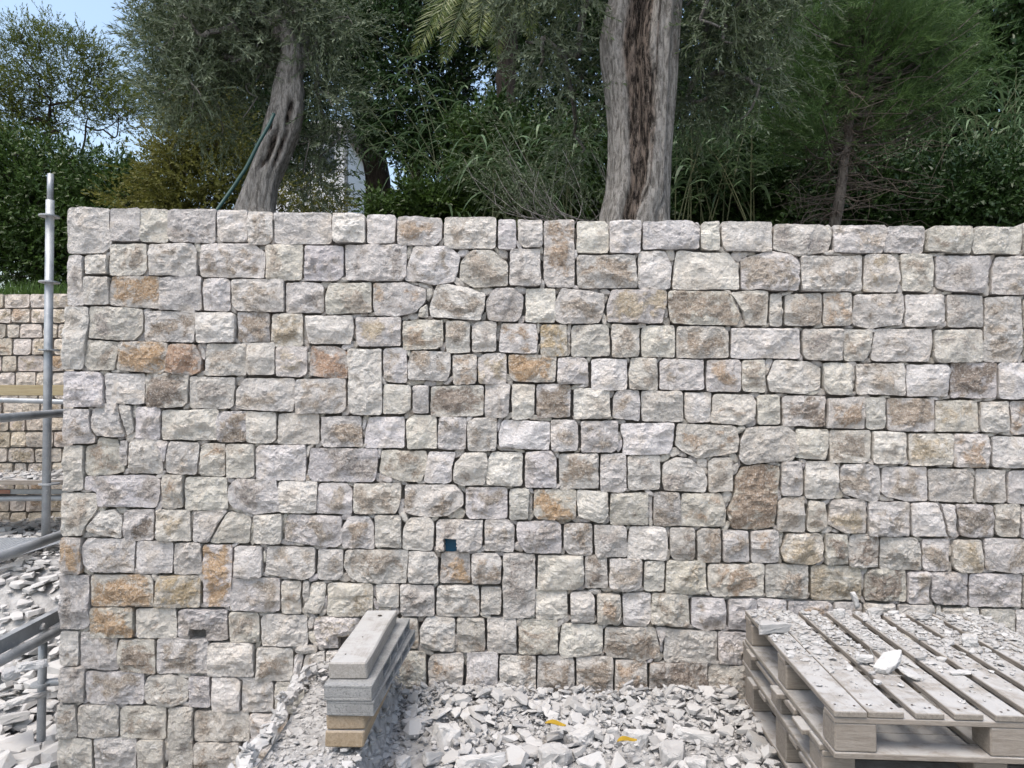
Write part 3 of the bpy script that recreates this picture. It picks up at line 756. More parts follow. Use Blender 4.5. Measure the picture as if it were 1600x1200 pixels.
# the packed core behind the faces, and the return of the wall round its left end
def wall_prism(poly_s_z, d0, d1):
    p = np.array(poly_s_z); n = len(p)
    V = np.concatenate([np.concatenate([p, np.full((n, 1), -d0)], 1), np.concatenate([p, np.full((n, 1), -d1)], 1)])
    bm = bmesh.new()
    vs_ = [bm.verts.new(wall_world(V[k:k + 1])[0]) for k in range(2 * n)]
    bm.faces.new(vs_[:n]); bm.faces.new(vs_[n:][::-1])
    for k in range(n):
        bm.faces.new([vs_[k], vs_[n + k], vs_[n + (k + 1) % n], vs_[(k + 1) % n]])
    bmesh.ops.recalc_face_normals(bm, faces=bm.faces[:])
    me = bpy.data.meshes.new('wall_core'); bm.to_mesh(me); bm.free()
    return me
tl, tm, tr = to_wall(112, 330), to_wall(800, 349), to_wall(1640, 362)
bl = to_wall(97, 1190)
core_poly = [(bl[0], -1.0), (4.5, -1.0), (4.5, tr[1] - 0.05), (tr[0], tr[1] - 0.012), (tm[0], tm[1] - 0.012), (tl[0], tl[1] - 0.012)]
link('wall_core', wall_prism(core_poly, 0.045, 0.50), M_CORE, wall)
# blue drain pipe ends at the back of the weep hole in the middle of the wall
hc = to_wall(704, 852)
pw = wall_world(np.array([[hc[0], hc[1], -0.035]]))[0]
mb = MB()
add_tube(mb, [pw, pw - WN * 0.12], 0.048, 24, True)
M_BLUE = mat_plain('blue_plastic', (0.01, 0.09, 0.17), 0.4)
tag(mb.build('drain_pipe', M_BLUE), 'blue plastic drain pipe end inside the square weep hole mid-wall', 'pipe')

# ------------------------------------------------------------------ far wall of the terrace on the left
fw = thing('far_stone_wall', 'paler far stone wall with grass on top behind the scaffold pole', 'wall', (-5.4, 8.0, 0.2))
FO, FT, FN = np.array([0.0, 8.0, 0.0]), np.array([1.0, 0, 0]), np.array([0, -1.0, 0])
ztop = P(50, 458, 8.0)[2]
z = ztop
row = 0
while z > -0.1:
    hgt = rng.uniform(0.15, 0.20)
    x = -6.9 + rng.uniform(0, .2)
    while x < -4.2:
        wd = rng.uniform(0.15, 0.32)
        a, b = x + 0.004, x + wd - 0.004
        j = lambda: rng.uniform(0, .012)
        o = outline([[a + j(), z - hgt + j()], [b - j(), z - hgt + j()], [b - j(), z - 0.005 - j()], [a + j(), z - 0.005 - j()]], 0.022, 0.002, 80)
        tone = rng.choice(['w', 't', 'y', 't', 'm', 'y', 'y', 'm', 'o'])
        V, Fc, at = stone_geo(o, tone, 0.022, 0.022)
        at['tint'][:, :3] *= np.array([1.06, 1.0, .93])
        link('stone', mesh_np('stone', wall_world(V, FO, FT, FN), Fc, at, False), M_STONE, fw)
        x += wd
    z -= hgt; row += 1
V, Fc = box_geo(-7.0, -2.2, 8.03, 8.5, -0.3, ztop - 0.02)
mb = MB(); mb.add(V, Fc); mb.build('wall_core', M_CORE, fw)
# ------------------------------------------------------------------ ground
def sstep(a, b, x):
    t = np.clip((x - a) / (b - a), 0, 1)
    return t * t * (3 - 2 * t)
LIPX = -1.06
def ground_z(x, y):
    x = np.asarray(x, float); y = np.asarray(y, float)
    p = np.stack([x * 3, y * 3, np.zeros_like(x)], -1)
    lowf = -0.62 + 0.85 * sstep(4.55, 6.05, y) * sstep(-2.35, -2.75, x)
    hi = -0.075 + 0.02 * sstep(3.4, 3.9, y) + 0.185 * (1 - sstep(-0.635, -0.60, x)) * (1 - .5 * sstep(3.8, 3.98, y))
    k = sstep(LIPX - 0.07, LIPX + 0.01, x)
    return lowf * (1 - k) + hi * k + (0.022 - 0.012 * k) * fbm(p, 5, 3)
def height_sheet(name, xs, ys, zf, mat):
    X, Y = np.meshgrid(xs, ys)
    Z = zf(X, Y)
    V = np.stack([X, Y, Z], -1).reshape(-1, 3)
    ny, nx = X.shape
    i, j = np.meshgrid(np.arange(ny - 1), np.arange(nx - 1), indexing='ij')
    Fq = np.stack([i * nx + j, i * nx + j + 1, (i + 1) * nx + j + 1, (i + 1) * nx + j], -1).reshape(-1, 4)
    return tag(link(name, mesh_np(name, V, Fq, None, True), mat), kind='structure')
far = np.array([-400, -120, -40, -20, -12, -9.0])
xs = np.concatenate([far, np.arange(-7.5, -1.3, 0.06), np.arange(-1.3, -0.9, 0.02), np.arange(-0.9, 3.3, 0.05), [4, 6, 9, 14, 25, 60, 150, 400]])
ys = np.concatenate([[-400, -100, -30, -12, -6, -3, -1, 0.5, 1.2], np.arange(1.6, 8.06, 0.05)])
height_sheet('ground', xs, ys, ground_z, M_DUST)

# terrace held up by the walls, and an added wooded bank on the right that blocks the sky
def terrace_z(X, Y):
    bank = 5.2 * sstep(9.5, 17, Y) * sstep(-2.0, 3.5, X) * (1 + 0 * X)
    return 2.42 + 0.36 * sstep(4.5, 8.0, Y) + bank + 0.05 * fbm(np.stack([X, Y, 0 * X], -1), 8, 3)
ys2 = np.concatenate([np.arange(8.3, 20, 0.5), [22, 26, 32, 45, 80, 200, 500]])
xs2 = np.concatenate([[-500, -150, -50, -25], np.arange(-16, 22, 0.6), [26, 40, 120, 500]])
height_sheet('terrace_back', xs2, ys2, terrace_z, M_EARTH)
height_sheet('terrace_front', np.concatenate([np.arange(-2.5, 12, 0.3), [20, 60]]), np.arange(4.3, 8.61, 0.3), lambda X, Y: np.minimum(terrace_z(X, Y) - 0.004, 2.42 - 0.02 * X * 0 + 0.36 * sstep(4.5, 8, Y)), M_EARTH)

# ------------------------------------------------------------------ broken limestone
rr = np.random.default_rng(21)
def shard(seed, flat):
    r = np.random.default_rng(seed)
    n = r.integers(9, 15)
    th = np.sort(r.uniform(0, 2 * math.pi, n))
    rad = r.uniform(0.62, 1.0, n)
    top = np.stack([np.cos(th) * rad * r.uniform(.75, 1.), np.sin(th) * rad * .72, flat * r.uniform(0.55, 1.0, n)], 1)
    bot = np.stack([np.cos(th) * rad, np.sin(th) * rad * .8, -flat * r.uniform(0.5, 1.0, n)], 1)
    bot[:, :2] *= r.uniform(0.75, 1.05, (n, 1))
    bm = bmesh.new()
    for c in np.concatenate([top[::2], bot[1::2], top[1::4], bot[::4]]): bm.verts.new(c)
    res = bmesh.ops.convex_hull(bm, input=bm.verts[:])
    bmesh.ops.delete(bm, geom=[v for v in bm.verts if not v.link_faces], context='VERTS')
    bmesh.ops.triangulate(bm, faces=bm.faces[:])
    bm.verts.index_update()
    V = np.array([v.co[:] for v in bm.verts]); Fc = np.array([[v.index for v in f.verts] for f in bm.faces])
    bm.free()
    return V, Fc
PROTO = [shard(100 + k, [0.09, 0.14, 0.20, 0.30, 0.24, 0.12][k % 6]) for k in range(36)]
def chip(seed):
    r = np.random.default_rng(seed)
    bm = bmesh.new()
    for k in range(7):
        a = k / 7 * 2 * math.pi + r.uniform(-.4, .4)
        bm.verts.new((math.cos(a) * r.uniform(.6, 1), math.sin(a) * r.uniform(.45, .85), (.22 if k % 2 else -.2) * r.uniform(.4, 1.3)))
    bmesh.ops.convex_hull(bm, input=bm.verts[:])
    bmesh.ops.triangulate(bm, faces=bm.faces[:])
    bm.verts.index_update()
    V = np.array([v.co[:] for v in bm.verts]); Fc = np.array([[v.index for v in f.verts] for f in bm.faces])
    bm.free()
    return V, Fc
CHIPS = [chip(300 + k) for k in range(24)]
def rotm(n, tilt, r):
    """random yaw with a limited tilt"""
    yaw = r.uniform(0, 2 * math.pi, n); tx = r.normal(0, tilt, n); ty = r.normal(0, tilt, n)
    c, s = np.cos(yaw), np.sin(yaw); O = np.zeros(n); I = np.ones(n)
    Rz = np.stack([c, -s, O, s, c, O, O, O, I], -1).reshape(n, 3, 3)
    c, s = np.cos(tx), np.sin(tx); Rx = np.stack([I, O, O, O, c, -s, O, s, c], -1).reshape(n, 3, 3)
    c, s = np.cos(ty), np.sin(ty); Ry = np.stack([c, O, s, O, I, O, -s, O, c], -1).reshape(n, 3, 3)
    return Rx @ Ry @ Rz
def scatter(name, pts, sizes, label, tilt=0.4, lift=0.25, seed=1, pale=.5):
    r = np.random.default_rng(seed)
    n = len(pts); R = rotm(n, tilt, r); which = r.integers(0, len(PROTO), n)
    mb = MB()
    for k in range(n):
        V, Fc = PROTO[which[k]] if sizes[k] > .016 else CHIPS[which[k] % 24]
        W = (V * sizes[k]) @ R[k].T
        W[:, 2] += lift * sizes[k]
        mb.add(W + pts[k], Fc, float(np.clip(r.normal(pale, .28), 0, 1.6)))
    return tag(mb.build(name, M_RUBBLE), label, 'rubble', kind='stuff')

def pallet_clear(x, y): return (x > 1.08) & (x < 2.6) & (y > 2.45) & (y < 4)
N = 14500
x = np.where(rr.random(N) < .9, rr.uniform(-1.12, 1.6, N), rr.uniform(1.6, 3.6, N)); y = rr.uniform(1.9, 3.95, N)
y = np.where(rr.random(N) < .35, 3.95 - np.abs(rr.normal(0, .22, N)), y)
sz = np.clip(np.where(rr.random(N) < .80, rr.lognormal(math.log(0.0125), 0.45, N), rr.lognormal(math.log(0.034), 0.42, N)), 0.004, 0.085)
dens = fbm(np.stack([x * 2.2, y * 2.2, 0 * x], 1), 3, 3)
left = x < -0.55
keep = (~pallet_clear(x, y) | (x < 1.24)) & (dens + rr.uniform(-.5, .9, N) > -.1) & (~left | (rr.random(N) < .8))
sz = np.where(left, np.minimum(sz * .7, .03), sz)
x, y, sz = x[keep], y[keep], sz[keep]
heap = 0.045 * np.exp(-((3.95 - y) / .22) ** 2) * rr.uniform(0, 1, len(x)) + 0.035 * rr.uniform(0, 1, len(x)) ** 2
scatter('rubble_chippings', np.stack([x, y, ground_z(x, y) + heap], 1), sz, 'white limestone chippings spread over the ground between block stack and pallets', seed=2)
N = 4200
x = rr.uniform(-6.2, -2.68, N); y = rr.uniform(3.9, 7.9, N)
sz = np.clip(rr.lognormal(math.log(0.035), 0.6, N), 0.012, 0.10)
sz = np.where(y < 5.2, sz * 1.7, sz)
_N = 2600
x_ = rr.uniform(-1.03, -.50, _N); y_ = rr.uniform(2.1, 3.92, _N)
_e = x_ > -.64
s_ = np.where(_e, np.clip(rr.lognormal(math.log(.017), .5, _N), .006, .045), np.clip(rr.lognormal(math.log(.0095), .55, _N), .003, .03))
scatter('stack_chippings', np.stack([x_, y_, ground_z(x_, y_)], 1), s_, 'fine pale chippings strewn over the dusty ledge around the block stack', tilt=.35, seed=8)
scatter('rubble_heap', np.stack([x, y, ground_z(x, y) + rr.uniform(0, .04, N)], 1), sz, 'heap of flat broken limestone left of the wall below the scaffold tubes', tilt=.22, seed=3, pale=1.15)  # chips coloured paler here to make up for the shade on the heap
N = 900
x = rr.uniform(-2.6, -1.1, N); y = rr.uniform(2.6, 3.9, N)
scatter('trench_rubble', np.stack([x, y, ground_z(x, y)], 1), np.clip(rr.lognormal(math.log(.025), .5, N), .01, .07), 'loose stone waste in the low trench at the foot of the wall', seed=4)

# larger pieces, each one its own
ME_ROCK = []
for k in range(14):
    V, Fc = shard(500 + k, [0.30, 0.45, 0.22, 0.55, 0.36][k % 5])
    bm = bmesh.new()
    vv = [bm.verts.new(c) for c in V]
    for f in Fc: bm.faces.new([vv[i] for i in f])
    bmesh.ops.dissolve_limit(bm, angle_limit=0.12, verts=bm.verts[:], edges=bm.edges[:])
    bmesh.ops.bevel(bm, geom=bm.edges[:], offset=0.035, segments=1, affect='EDGES')
    bmesh.ops.triangulate(bm, faces=bm.faces[:])
    bmesh.ops.subdivide_edges(bm, edges=bm.edges[:], cuts=3, use_grid_fill=True)
    for v in bm.verts:
        c = np.array(v.co[:])[None]
        v.co = v.co + v.co.normalized() * float(0.10 * fbm(c * 2.6 + k * 9, 7, 4, .6)[0])
    me = bpy.data.meshes.new('broken_stone'); bm.to_mesh(me); bm.free()
    a = me.attributes.new('rnd', 'FLOAT', 'POINT'); a.data.foreach_set('value', np.full(len(me.vertices), rr.uniform(.35, 1), np.float32))
    me.materials.append(M_RUBBLE)
    ME_ROCK.append(me)
def rock(px, py, wpx, label, k, z=None, yaw=0.0, tilt=(0, 0), sc=(1, 1, 1), group='broken limestone pieces', Y=None):
    if Y is not None: p = P(px, py, Y)
    elif z is not None: p = on_z(px, py, z)
    else:
        p = on_z(px, py, 0.03)
        for _ in range(6): p = on_z(px, py, float(ground_z(p[0], p[1])) + 0.03)
    s = wpx / 2 / F * p[1]
    o = bpy.data.objects.new('broken_stone', ME_ROCK[k % len(ME_ROCK)])
    COL.objects.link(o)
    o.location = p; o.rotation_euler = (tilt[0], tilt[1], yaw); o.scale = (s * sc[0], s * sc[1], s * sc[2])
    return tag(o, label, 'stone', group)
rock(668, 1082, 38, 'pale angular stone lying against the wall foot right of the block stack', 0, yaw=.3, tilt=(-.5, .1))
rock(722, 1076, 46, 'long flat stone flake propped on rubble under the wall right of the stack', 2, yaw=.1, tilt=(-.3, .2))
rock(708, 1090, 44, 'low flat slab in front of the propped flake near the wall foot', 7, yaw=1.0, tilt=(-.1, 0))
rock(783, 1075, 28, 'small white block sitting at the wall foot left of the leaning splinter', 3, yaw=.6)
rock(912, 1062, 44, 'thin pointed limestone splinter leaning against the foot of the wall', 5, yaw=.4, tilt=(.2, .75), sc=(1, .4, .8))
rock(650, 1128, 56, 'broad flat grey slab beside the timber end of the stack', 9, yaw=.5, tilt=(-.1, .1), sc=(1, 1, .6))
rock(698, 1150, 62, 'thick white block with a sharp edge in front of the block stack', 3, yaw=-.5, tilt=(-.25, .2), sc=(1, .9, 1))
rock(680, 1185, 60, 'tilted white slab under the thick white block', 6, yaw=.9, tilt=(-.5, .3), sc=(1, .8, .7))
rock(755, 1192, 110, 'long narrow stone slab lying at the bottom edge of the picture', 1, yaw=.28, tilt=(-.1, .0), sc=(1, .32, .5))
rock(628, 1194, 42, 'wedge of stone at the bottom edge below the timber ends', 11, yaw=1.3, tilt=(-.2, .1))
rock(868, 1183, 66, 'rounded white boulder chunk at the bottom left of the two yellow leaves', 8, yaw=.2, sc=(1, .9, .9))
rock(815, 1190, 60, 'slanting grey flake at the bottom between long slab and boulder chunk', 12, yaw=.4, tilt=(-.4, .2), sc=(1, .7, .6))
rock(905, 1150, 56, 'grey brown broken block behind the lower yellow leaf', 4, yaw=-.3, tilt=(.1, -.2))
rock(958, 1145, 34, 'upright pyramid of stone left of the big rounded stone', 10, yaw=.7, sc=(.8, .8, 1.3))
rock(1000, 1155, 60, 'big rounded white stone above the lower yellow leaf', 13, yaw=.1, sc=(1, .8, .9))
rock(1052, 1180, 74, 'largest pale boulder on the rubble at the bottom edge', 8, yaw=1.6, sc=(1, .9, .85))
rock(1088, 1152, 86, 'long bar of stone lying right of the big rounded stone', 1, yaw=-.2, tilt=(0, .1), sc=(1, .38, .5))
rock(1040, 1118, 34, 'small wedge stone in the middle of the rubble right of centre', 2, yaw=.5, tilt=(-.2, .3))
rock(1102, 1085, 50, 'tan topped flake resting on the wall foot left of the pallets', 9, yaw=.2, tilt=(-.4, .0), sc=(1, .6, .7))
rock(1145, 1104, 54, 'flat slab on the rubble close beside the pallet stack', 7, yaw=.1, tilt=(-.2, 0), sc=(1, .7, .6))
rock(1180, 1128, 34, 'dark edged stone standing against the lower pallets', 4, yaw=.8, tilt=(.2, .3), sc=(.8, .8, 1.2))
rock(1150, 1125, 44, 'flat stone in front of the slab beside the pallets', 0, yaw=.4, tilt=(-.2, .1))
rock(1090, 1192, 52, 'broken stone at the bottom edge right of the largest boulder', 5, yaw=.2, tilt=(-.2, 0))
rock(1175, 1185, 44, 'dusty stone at the bottom edge before the lowest pallet', 12, yaw=.9)
lp = [(25, 1122, 62, 6, 'wide pale flagstone lying at the foot of the scaffold post'), (40, 1092, 60, 9, 'tilted flat stone behind the scaffold post clamp'),
      (15, 1098, 44, 2, 'dark edged flat stone at the left picture edge under the tubes'), (36, 1160, 56, 0, 'thick flagstone at the lower left below the scaffold post'),
      (12, 1180, 60, 7, 'flat stone in the bottom left corner of the picture'), (80, 1165, 46, 12, 'long stone tipped against the wall corner at the lower left'),
      (50, 1040, 52, 1, 'narrow stone under the lower scaffold tube'), (80, 1105, 44, 4, 'stone wedged between scaffold post and wall corner'),
      (15, 1052, 48, 13, 'blocky stone under the tube at the left edge'), (40, 945, 40, 10, 'flat stone on the upper heap above the steel channel')]
for px, py, w, k, lab in lp:
    rock(px, py, w, lab, k, yaw=rr.uniform(0, 3), tilt=(rr.uniform(-.3, 0), rr.uniform(-.2, .2)), sc=(1, .8, .55))

# ragged mortar crust along the edge of the raised ground
n = 90
yy = np.linspace(1.6, 3.96, n)
t_ = np.stack([yy * 6, np.zeros(n), np.zeros(n)], 1)
path = np.stack([LIPX - .005 + .028 * vnoise(t_, 4) + .018 * vnoise(t_ * 3.1, 5), yy, 0.165 - .06 * sstep(3.75, 3.98, yy) + .02 * vnoise(t_ * 2, 6)], 1)
mb = MB()
V, Fq, T = tube_geo(path - [0, 0, .012], np.full(n, .026), 10, True)
V = V + 0.016 * np.stack([fbm(V * 22, 31 + k, 2) for k in range(3)], 1)
mb.add(V, Fq, .8); mb.f.append(T)
R_ = rotm(260, .5, rr)
for k in range(260):
    i_ = rr.integers(0, n)
    V, Fc = PROTO[rr.integers(0, len(PROTO))]
    q_ = V * rr.uniform(.012, .034) * np.array([1, 1, 1.3])
    mb.add(q_ @ R_[k].T + path[i_] + rr.normal(0, .016, 3), Fc, float(rr.uniform(.2, .9)))
tag(mb.build('mortar_edge', M_RUBBLE), 'ragged white mortar crust edging the rubble floor left of the block stack', 'mortar crust')

# two yellow leaves
M_YEL = mat_leaf('yellow_leaf', (0.36, 0.22, 0.02), (0.42, 0.28, 0.035))
for px, py, lab, yaw in ((980, 1168, 'curled bright yellow leaf fallen among stones at the bottom centre', .3), (868, 1142, 'small ochre fallen leaf on rubble left of the bright yellow one', -.1)):
    g = np.linspace(0, 1, 9)
    w = np.sin(g * math.pi) ** .8 * .021 + .0015
    zc = .007 * np.sin(g * 5) + .03
    V = np.concatenate([np.stack([(g - .5) * .10, -w, zc + .006], 1), np.stack([(g - .5) * .10, 0 * w, zc], 1), np.stack([(g - .5) * .10, w, zc + .008], 1)])
    Fq = np.array([[k + r * 9, k + 1 + r * 9, k + 10 + r * 9, k + 9 + r * 9] for r in range(2) for k in range(8)])
    p = on_z(px, py, 0.01)
    c, s = math.cos(yaw), math.sin(yaw)
    V = V @ np.array([[c, s, 0], [-s, c, 0], [0, 0, 1]]) + p
    mb = MB(); mb.add(V, Fq, .6)
    tag(mb.build('fallen_leaf', M_YEL, smooth=True), lab, 'leaf', 'yellow leaves on the rubble')

# ------------------------------------------------------------------ pallets
M_NAIL = mat_plain('rusty_nail', (0.07, 0.045, 0.032), .7, .3)
def pallet(label, corner, yaw, z0, W=1.24, D=1.24, bh=0.10, nb=9, bt=0.022, seed=0):
    """corner: world x,y of the front left corner; boards run away from the camera"""
    r = np.random.default_rng(seed)
    root = thing('pallet', label, 'pallet', (corner[0], corner[1], z0), 'stacked pallets')
    c, s = math.cos(yaw), math.sin(yaw)
    def put(name, x0, x1, y0, y1, a, b, mat, bev=0.003):
        V, Fc = box_geo(x0, x1, y0, y1, a, b, bev)
        V[:, 2] += r.uniform(-.0015, .0015)
        if name == 'deck_board':                       # boards lie a little askew
            V[:, 0] += r.uniform(-.006, .006) * (V[:, 1] / D - .5)
        W_ = np.stack([V[:, 0] * c - V[:, 1] * s, V[:, 0] * s + V[:, 1] * c, V[:, 2]], 1)
        mb = MB(); mb.add(W_, Fc, float(r.random()))
        o = mb.build(name, mat)
        o.parent = root
        return o
    h1 = bt + bh; h2 = h1 + bt; h3 = h2 + bt
    for k, xc in enumerate((0.0, (W - .15) / 2, W - .15)):
        put('base_board', xc - .0, xc + .145, 0.103, D - .103, 0.0, bt, M_PALLET)
    put('base_board', 0.0, W, 0.0, .10, 0.0, bt, M_PALLETX); put('base_board', 0.0, W, D - .10, D, 0.0, bt, M_PALLETX)
    for xc in (0.004, (W - .15) / 2, W - .152):
        for yc in (0.004, (D - .12) / 2, D - .124):
            put('block', xc, xc + .148, yc, yc + .12, bt + .001, h1 - .001, M_PALLETX, .005)
    for yc in (0.002, (D - .1) / 2, D - .102):
        put('stringer_board', 0, W, yc, yc + .1, h1, h2 - .001, M_PALLETX)
    xw = [0.118, 0.128] + [0.103] * (nb - 4) + [0.12, 0.118]
    nails = MB()
    gap = (W - sum(xw)) / (nb - 2)
    x = 0.0
    for k, w in enumerate(xw):
        put('deck_board', x + .001, x + w - .001, r.uniform(-.006, .004), D + r.uniform(-.004, .006) * (6 if yaw > 1 else 1), h2, h3 + r.uniform(-.001, .001), M_PALLET)
        for yn in (.05, D / 2, D - .05):               # two nails into each cross board
            for xn in (.28, .72):
                a0 = np.linspace(0, 2 * math.pi, 7, endpoint=False)
                cx_, cy_ = x + w * xn + r.normal(0, .006), yn + r.normal(0, .012)
                q_ = np.stack([cx_ + .0048 * np.cos(a0), cy_ + .0048 * np.sin(a0), np.full(7, h3 + .0022)], 1)
                q_ = np.stack([q_[:, 0] * c - q_[:, 1] * s, q_[:, 0] * s + q_[:, 1] * c, q_[:, 2]], 1)
                nails.add(q_, np.array([[0, i_, i_ + 1] for i_ in range(1, 6)]))
        x += w + (gap if 0 < k < nb - 2 else .002)
    nl = nails.build('nails', M_NAIL); nl.parent = root; nl['kind'] = 'stuff'
    return root, h3
PY = -0.065
fl = on_z(1303, 1105, 0.49)
low = [('bottommost pallet of the stack, mostly buried in shadow by the rubble', (fl[0] + .05, fl[1] + .035), -0.06, -0.052, .145, 5),
       ('middle pallet of the stack, weathered and jutting out to the left', (fl[0] + .02, fl[1] + .02), -0.075, 0.160, .078, 6)]
for lab, cxy, yw, z0, bh, sd_ in low:
    pallet(lab, (cxy[0] + 1.2, cxy[1]), math.pi / 2 + yw, z0, 1.20, 1.22, bh, 8, .021, sd_)
top, hh = pallet('topmost pallet of the stack, covered with white stone dust and chips', (fl[0], fl[1]), PY, 0.306, 1.24, 1.22, .105, 9, .022, 3)
PZ = 0.306 + hh
# chips and stones on the top pallet
c, s = math.cos(PY), math.sin(PY)
N = 6500
u = rr.uniform(.01, 1.23, N); v = 1.21 - np.abs(rr.normal(0, .42, N)); k = (v > .02)
u, v = u[k], v[k]
# keep off the slots between the boards
xw = [0.118, 0.128] + [0.103] * 5 + [0.12, 0.118]; gp = (1.24 - sum(xw)) / 7; edges = []; x = 0
for k, w in enumerate(xw):
    edges.append((x + .008, x + w - .008)); x += w + (gp if 0 < k < 7 else .002)
ok = np.zeros(len(u), bool)
for a, b in edges: ok |= (u > a) & (u < b)
u, v = u[ok], v[ok]
sz = np.clip(rr.lognormal(math.log(.0052), .75, len(u)), .002, .028)
scatter('pallet_chippings', np.stack([fl[0] + u * c - v * s, fl[1] + u * s + v * c, np.full(len(u), PZ + .001)], 1), sz, 'fine white stone chips scattered over the top pallet boards', tilt=.15, seed=9)
g = 'stones left on the top pallet'
rock(1212, 982, 70, 'flat white stone slab overhanging the left edge of the top pallet', 6, z=PZ + .03, yaw=.1, sc=(1, .8, .55), group=g)
rock(1386, 1036, 66, 'largest white chunk in the middle of the top pallet', 9, z=PZ + .03, yaw=.5, tilt=(.15, -.3), sc=(1, .7, .8), group=g)
rock(1352, 1030, 36, 'white broken piece touching the left of the largest chunk on the pallet', 10, z=PZ + .025, yaw=.2, group=g)
rock(1424, 1052, 46, 'thin tilted flake right of the largest chunk on the pallet', 2, z=PZ + .02, yaw=-.7, tilt=(0, .3), sc=(1, .8, .5), group=g)
rock(1370, 1066, 18, 'small splinter in front of the largest chunk on the pallet', 5, z=PZ + .015, yaw=1.1, group=g)
rock(1510, 1000, 44, 'brownish lump of stone on the right part of the top pallet', 4, z=PZ + .02, yaw=.3, group=g)
rock(1482, 1003, 26, 'small pale stone left of the brownish lump on the pallet', 12, z=PZ + .012, yaw=.9, group=g)
rock(1500, 1050, 44, 'thin flat flake lying across two boards near the pallet front', 7, z=PZ + .008, yaw=.2, sc=(1, .6, .35), group=g)
rock(1336, 938, 34, 'narrow shard standing upright against the wall on the pallet back edge', 1, z=PZ + .055, yaw=.2, tilt=(.25, 1.25), sc=(1, .45, .5), group=g)
rock(1368, 956, 34, 'crumbly stone at the pallet back edge right of the upright shard', 8, z=PZ + .015, yaw=.4, sc=(1, .7, .6), group=g)
rock(1443, 962, 40, 'pale stone at the pallet back edge under the grey course', 0, z=PZ + .02, yaw=.2, sc=(1, .6, .7), group=g)
rock(1312, 958, 26, 'small stone at the pallet back edge left of the upright shard', 13, z=PZ + .015, yaw=.6, group=g)
rock(1352, 967, 22, 'blue grey thin chip lying at the pallet back edge', 2, z=PZ + .008, yaw=.9, sc=(1, .7, .4), group=g)
rock(1395, 958, 20, 'smallest pale stone between crumbly stone and pale stone at the back', 9, z=PZ + .01, yaw=.2, group=g)

# ------------------------------------------------------------------ stack of beams and hollow blocks left of centre
G2 = 'beams and blocks piled on the rubble'
zb = 0.49
fA = on_z(514, 1035, zb); fB = on_z(573, 1035, zb); kA = on_z(587, 953, zb)
bw = fB[0] - fA[0]; ln = kA[1] - fA[1]
def beam(label, x0, z0, h, w, y0, y1, mat, yaw=0.02, name='timber_beam', seed=0, hole=False):
    root = thing(name, label, 'beam', (x0, y0, z0), G2)
    V, Fc = box_geo(0, w, 0, y1 - y0, 0, h, .006)
    bm = bmesh.new()
    vv = [bm.verts.new(c_) for c_ in V]
    for f in Fc: bm.faces.new([vv[i] for i in f])
    bmesh.ops.subdivide_edges(bm, edges=[e for e in bm.edges if e.calc_length() > .2], cuts=10, use_grid_fill=True)
    for v in bm.verts:
        q = np.array(v.co[:])[None]
        d = 0.006 * float(fbm(q * np.array([[9, 4, 9]]) + seed, 3, 2)[0])
        v.co.x += d; v.co.z += d * .4
    bmesh.ops.triangulate(bm, faces=bm.faces[:])
    me = bpy.data.meshes.new('timber'); bm.to_mesh(me); bm.free()
    a = me.attributes.new('rnd', 'FLOAT', 'POINT'); a.data.foreach_set('value', np.full(len(me.vertices), (seed * .37) % 1 * .5, np.float32))
    me.materials.append(mat)
    o = bpy.data.objects.new('timber', me); COL.objects.link(o); o.parent = root
    if hole:
        for hx, hy, rd in ((w * .55, ln * .86, .011), (w * .45, ln * .42, .004), (w * .3, ln * .12, .004)):
            th = np.linspace(0, 2 * math.pi, 14, endpoint=False)
            V = np.concatenate([np.stack([hx + rd * np.cos(th), hy + rd * np.sin(th), np.full(14, h + .0035)], 1), [[hx, hy, h + .001]]])
            mb = MB(); mb.add(V, np.array([[k, (k + 1) % 14, 14] for k in range(14)])); q = mb.build('hole_shade_disc', M_EARTH); q.parent = root  # dark disc on the beam stands for the shade inside a hole
    root.rotation_euler = (0, 0, yaw)
    return root
hb = 0.072
beam('dusty grey timber beam with a bolt hole lying on top of the block stack', fA[0], zb - hb, hb, bw, fA[1], kA[1], M_GREYBEAM, -.012, seed=1, hole=True)
zc = zb - hb
def hollow(label, x0, y0, z1, w, h, L, yaw, seed):
    root = thing('hollow_block', label, 'concrete block', (x0, y0, z1 - h), G2)
    mb = MB(); r = np.random.default_rng(seed)
    e = .013
    mb.add(*box_geo(0, w, 0, L, h - e, h, .003)); mb.add(*box_geo(0, w, 0, L, 0, e, .003))
    webs = np.arange(.20, L, (L - .2 - .012) / 4)
    mb.add(*box_geo(.002, w - .002, .001, .20, e - .001, h - e + .001, .002))
    for yw in webs[:5]:
        mb.add(*box_geo(.002, w - .002, max(yw, .201), yw + .022 if yw + .022 < L else L - .001, e - .001, h - e + .001))
    mb.add(*box_geo(w * .45, w * .55, .205, L - .001, e - .001, h - e + .001))
    o = mb.build('block_shell', M_CONC); o.parent = root
    root.rotation_euler = (0, 0, yaw)
    return root
q1 = on_z(497, 1082, zc); 
hollow('upper grey hollow concrete block under the top beam', q1[0], fA[1] - .055, zc, .205, .066, .90, -.03, 1)
hollow('lower grey hollow concrete block resting on the brown timbers', q1[0] + .012, fA[1] - .05, zc - .0665, .20, .062, .92, -.05, 2)
zt = zc - .0665 - .0625
beam('brown timber beam directly beneath the concrete blocks', fA[0] + .004, zt - .062, .0615, bw * .97, fA[1] - .04, kA[1] - .02, M_BEAM, -.012, seed=2)
beam('lowest timber beam of the stack lying on the rubble', fA[0] - .004, zt - .1335, .0675, bw * 1.03, fA[1] - .045, kA[1], M_BEAM, -.006, seed=3)
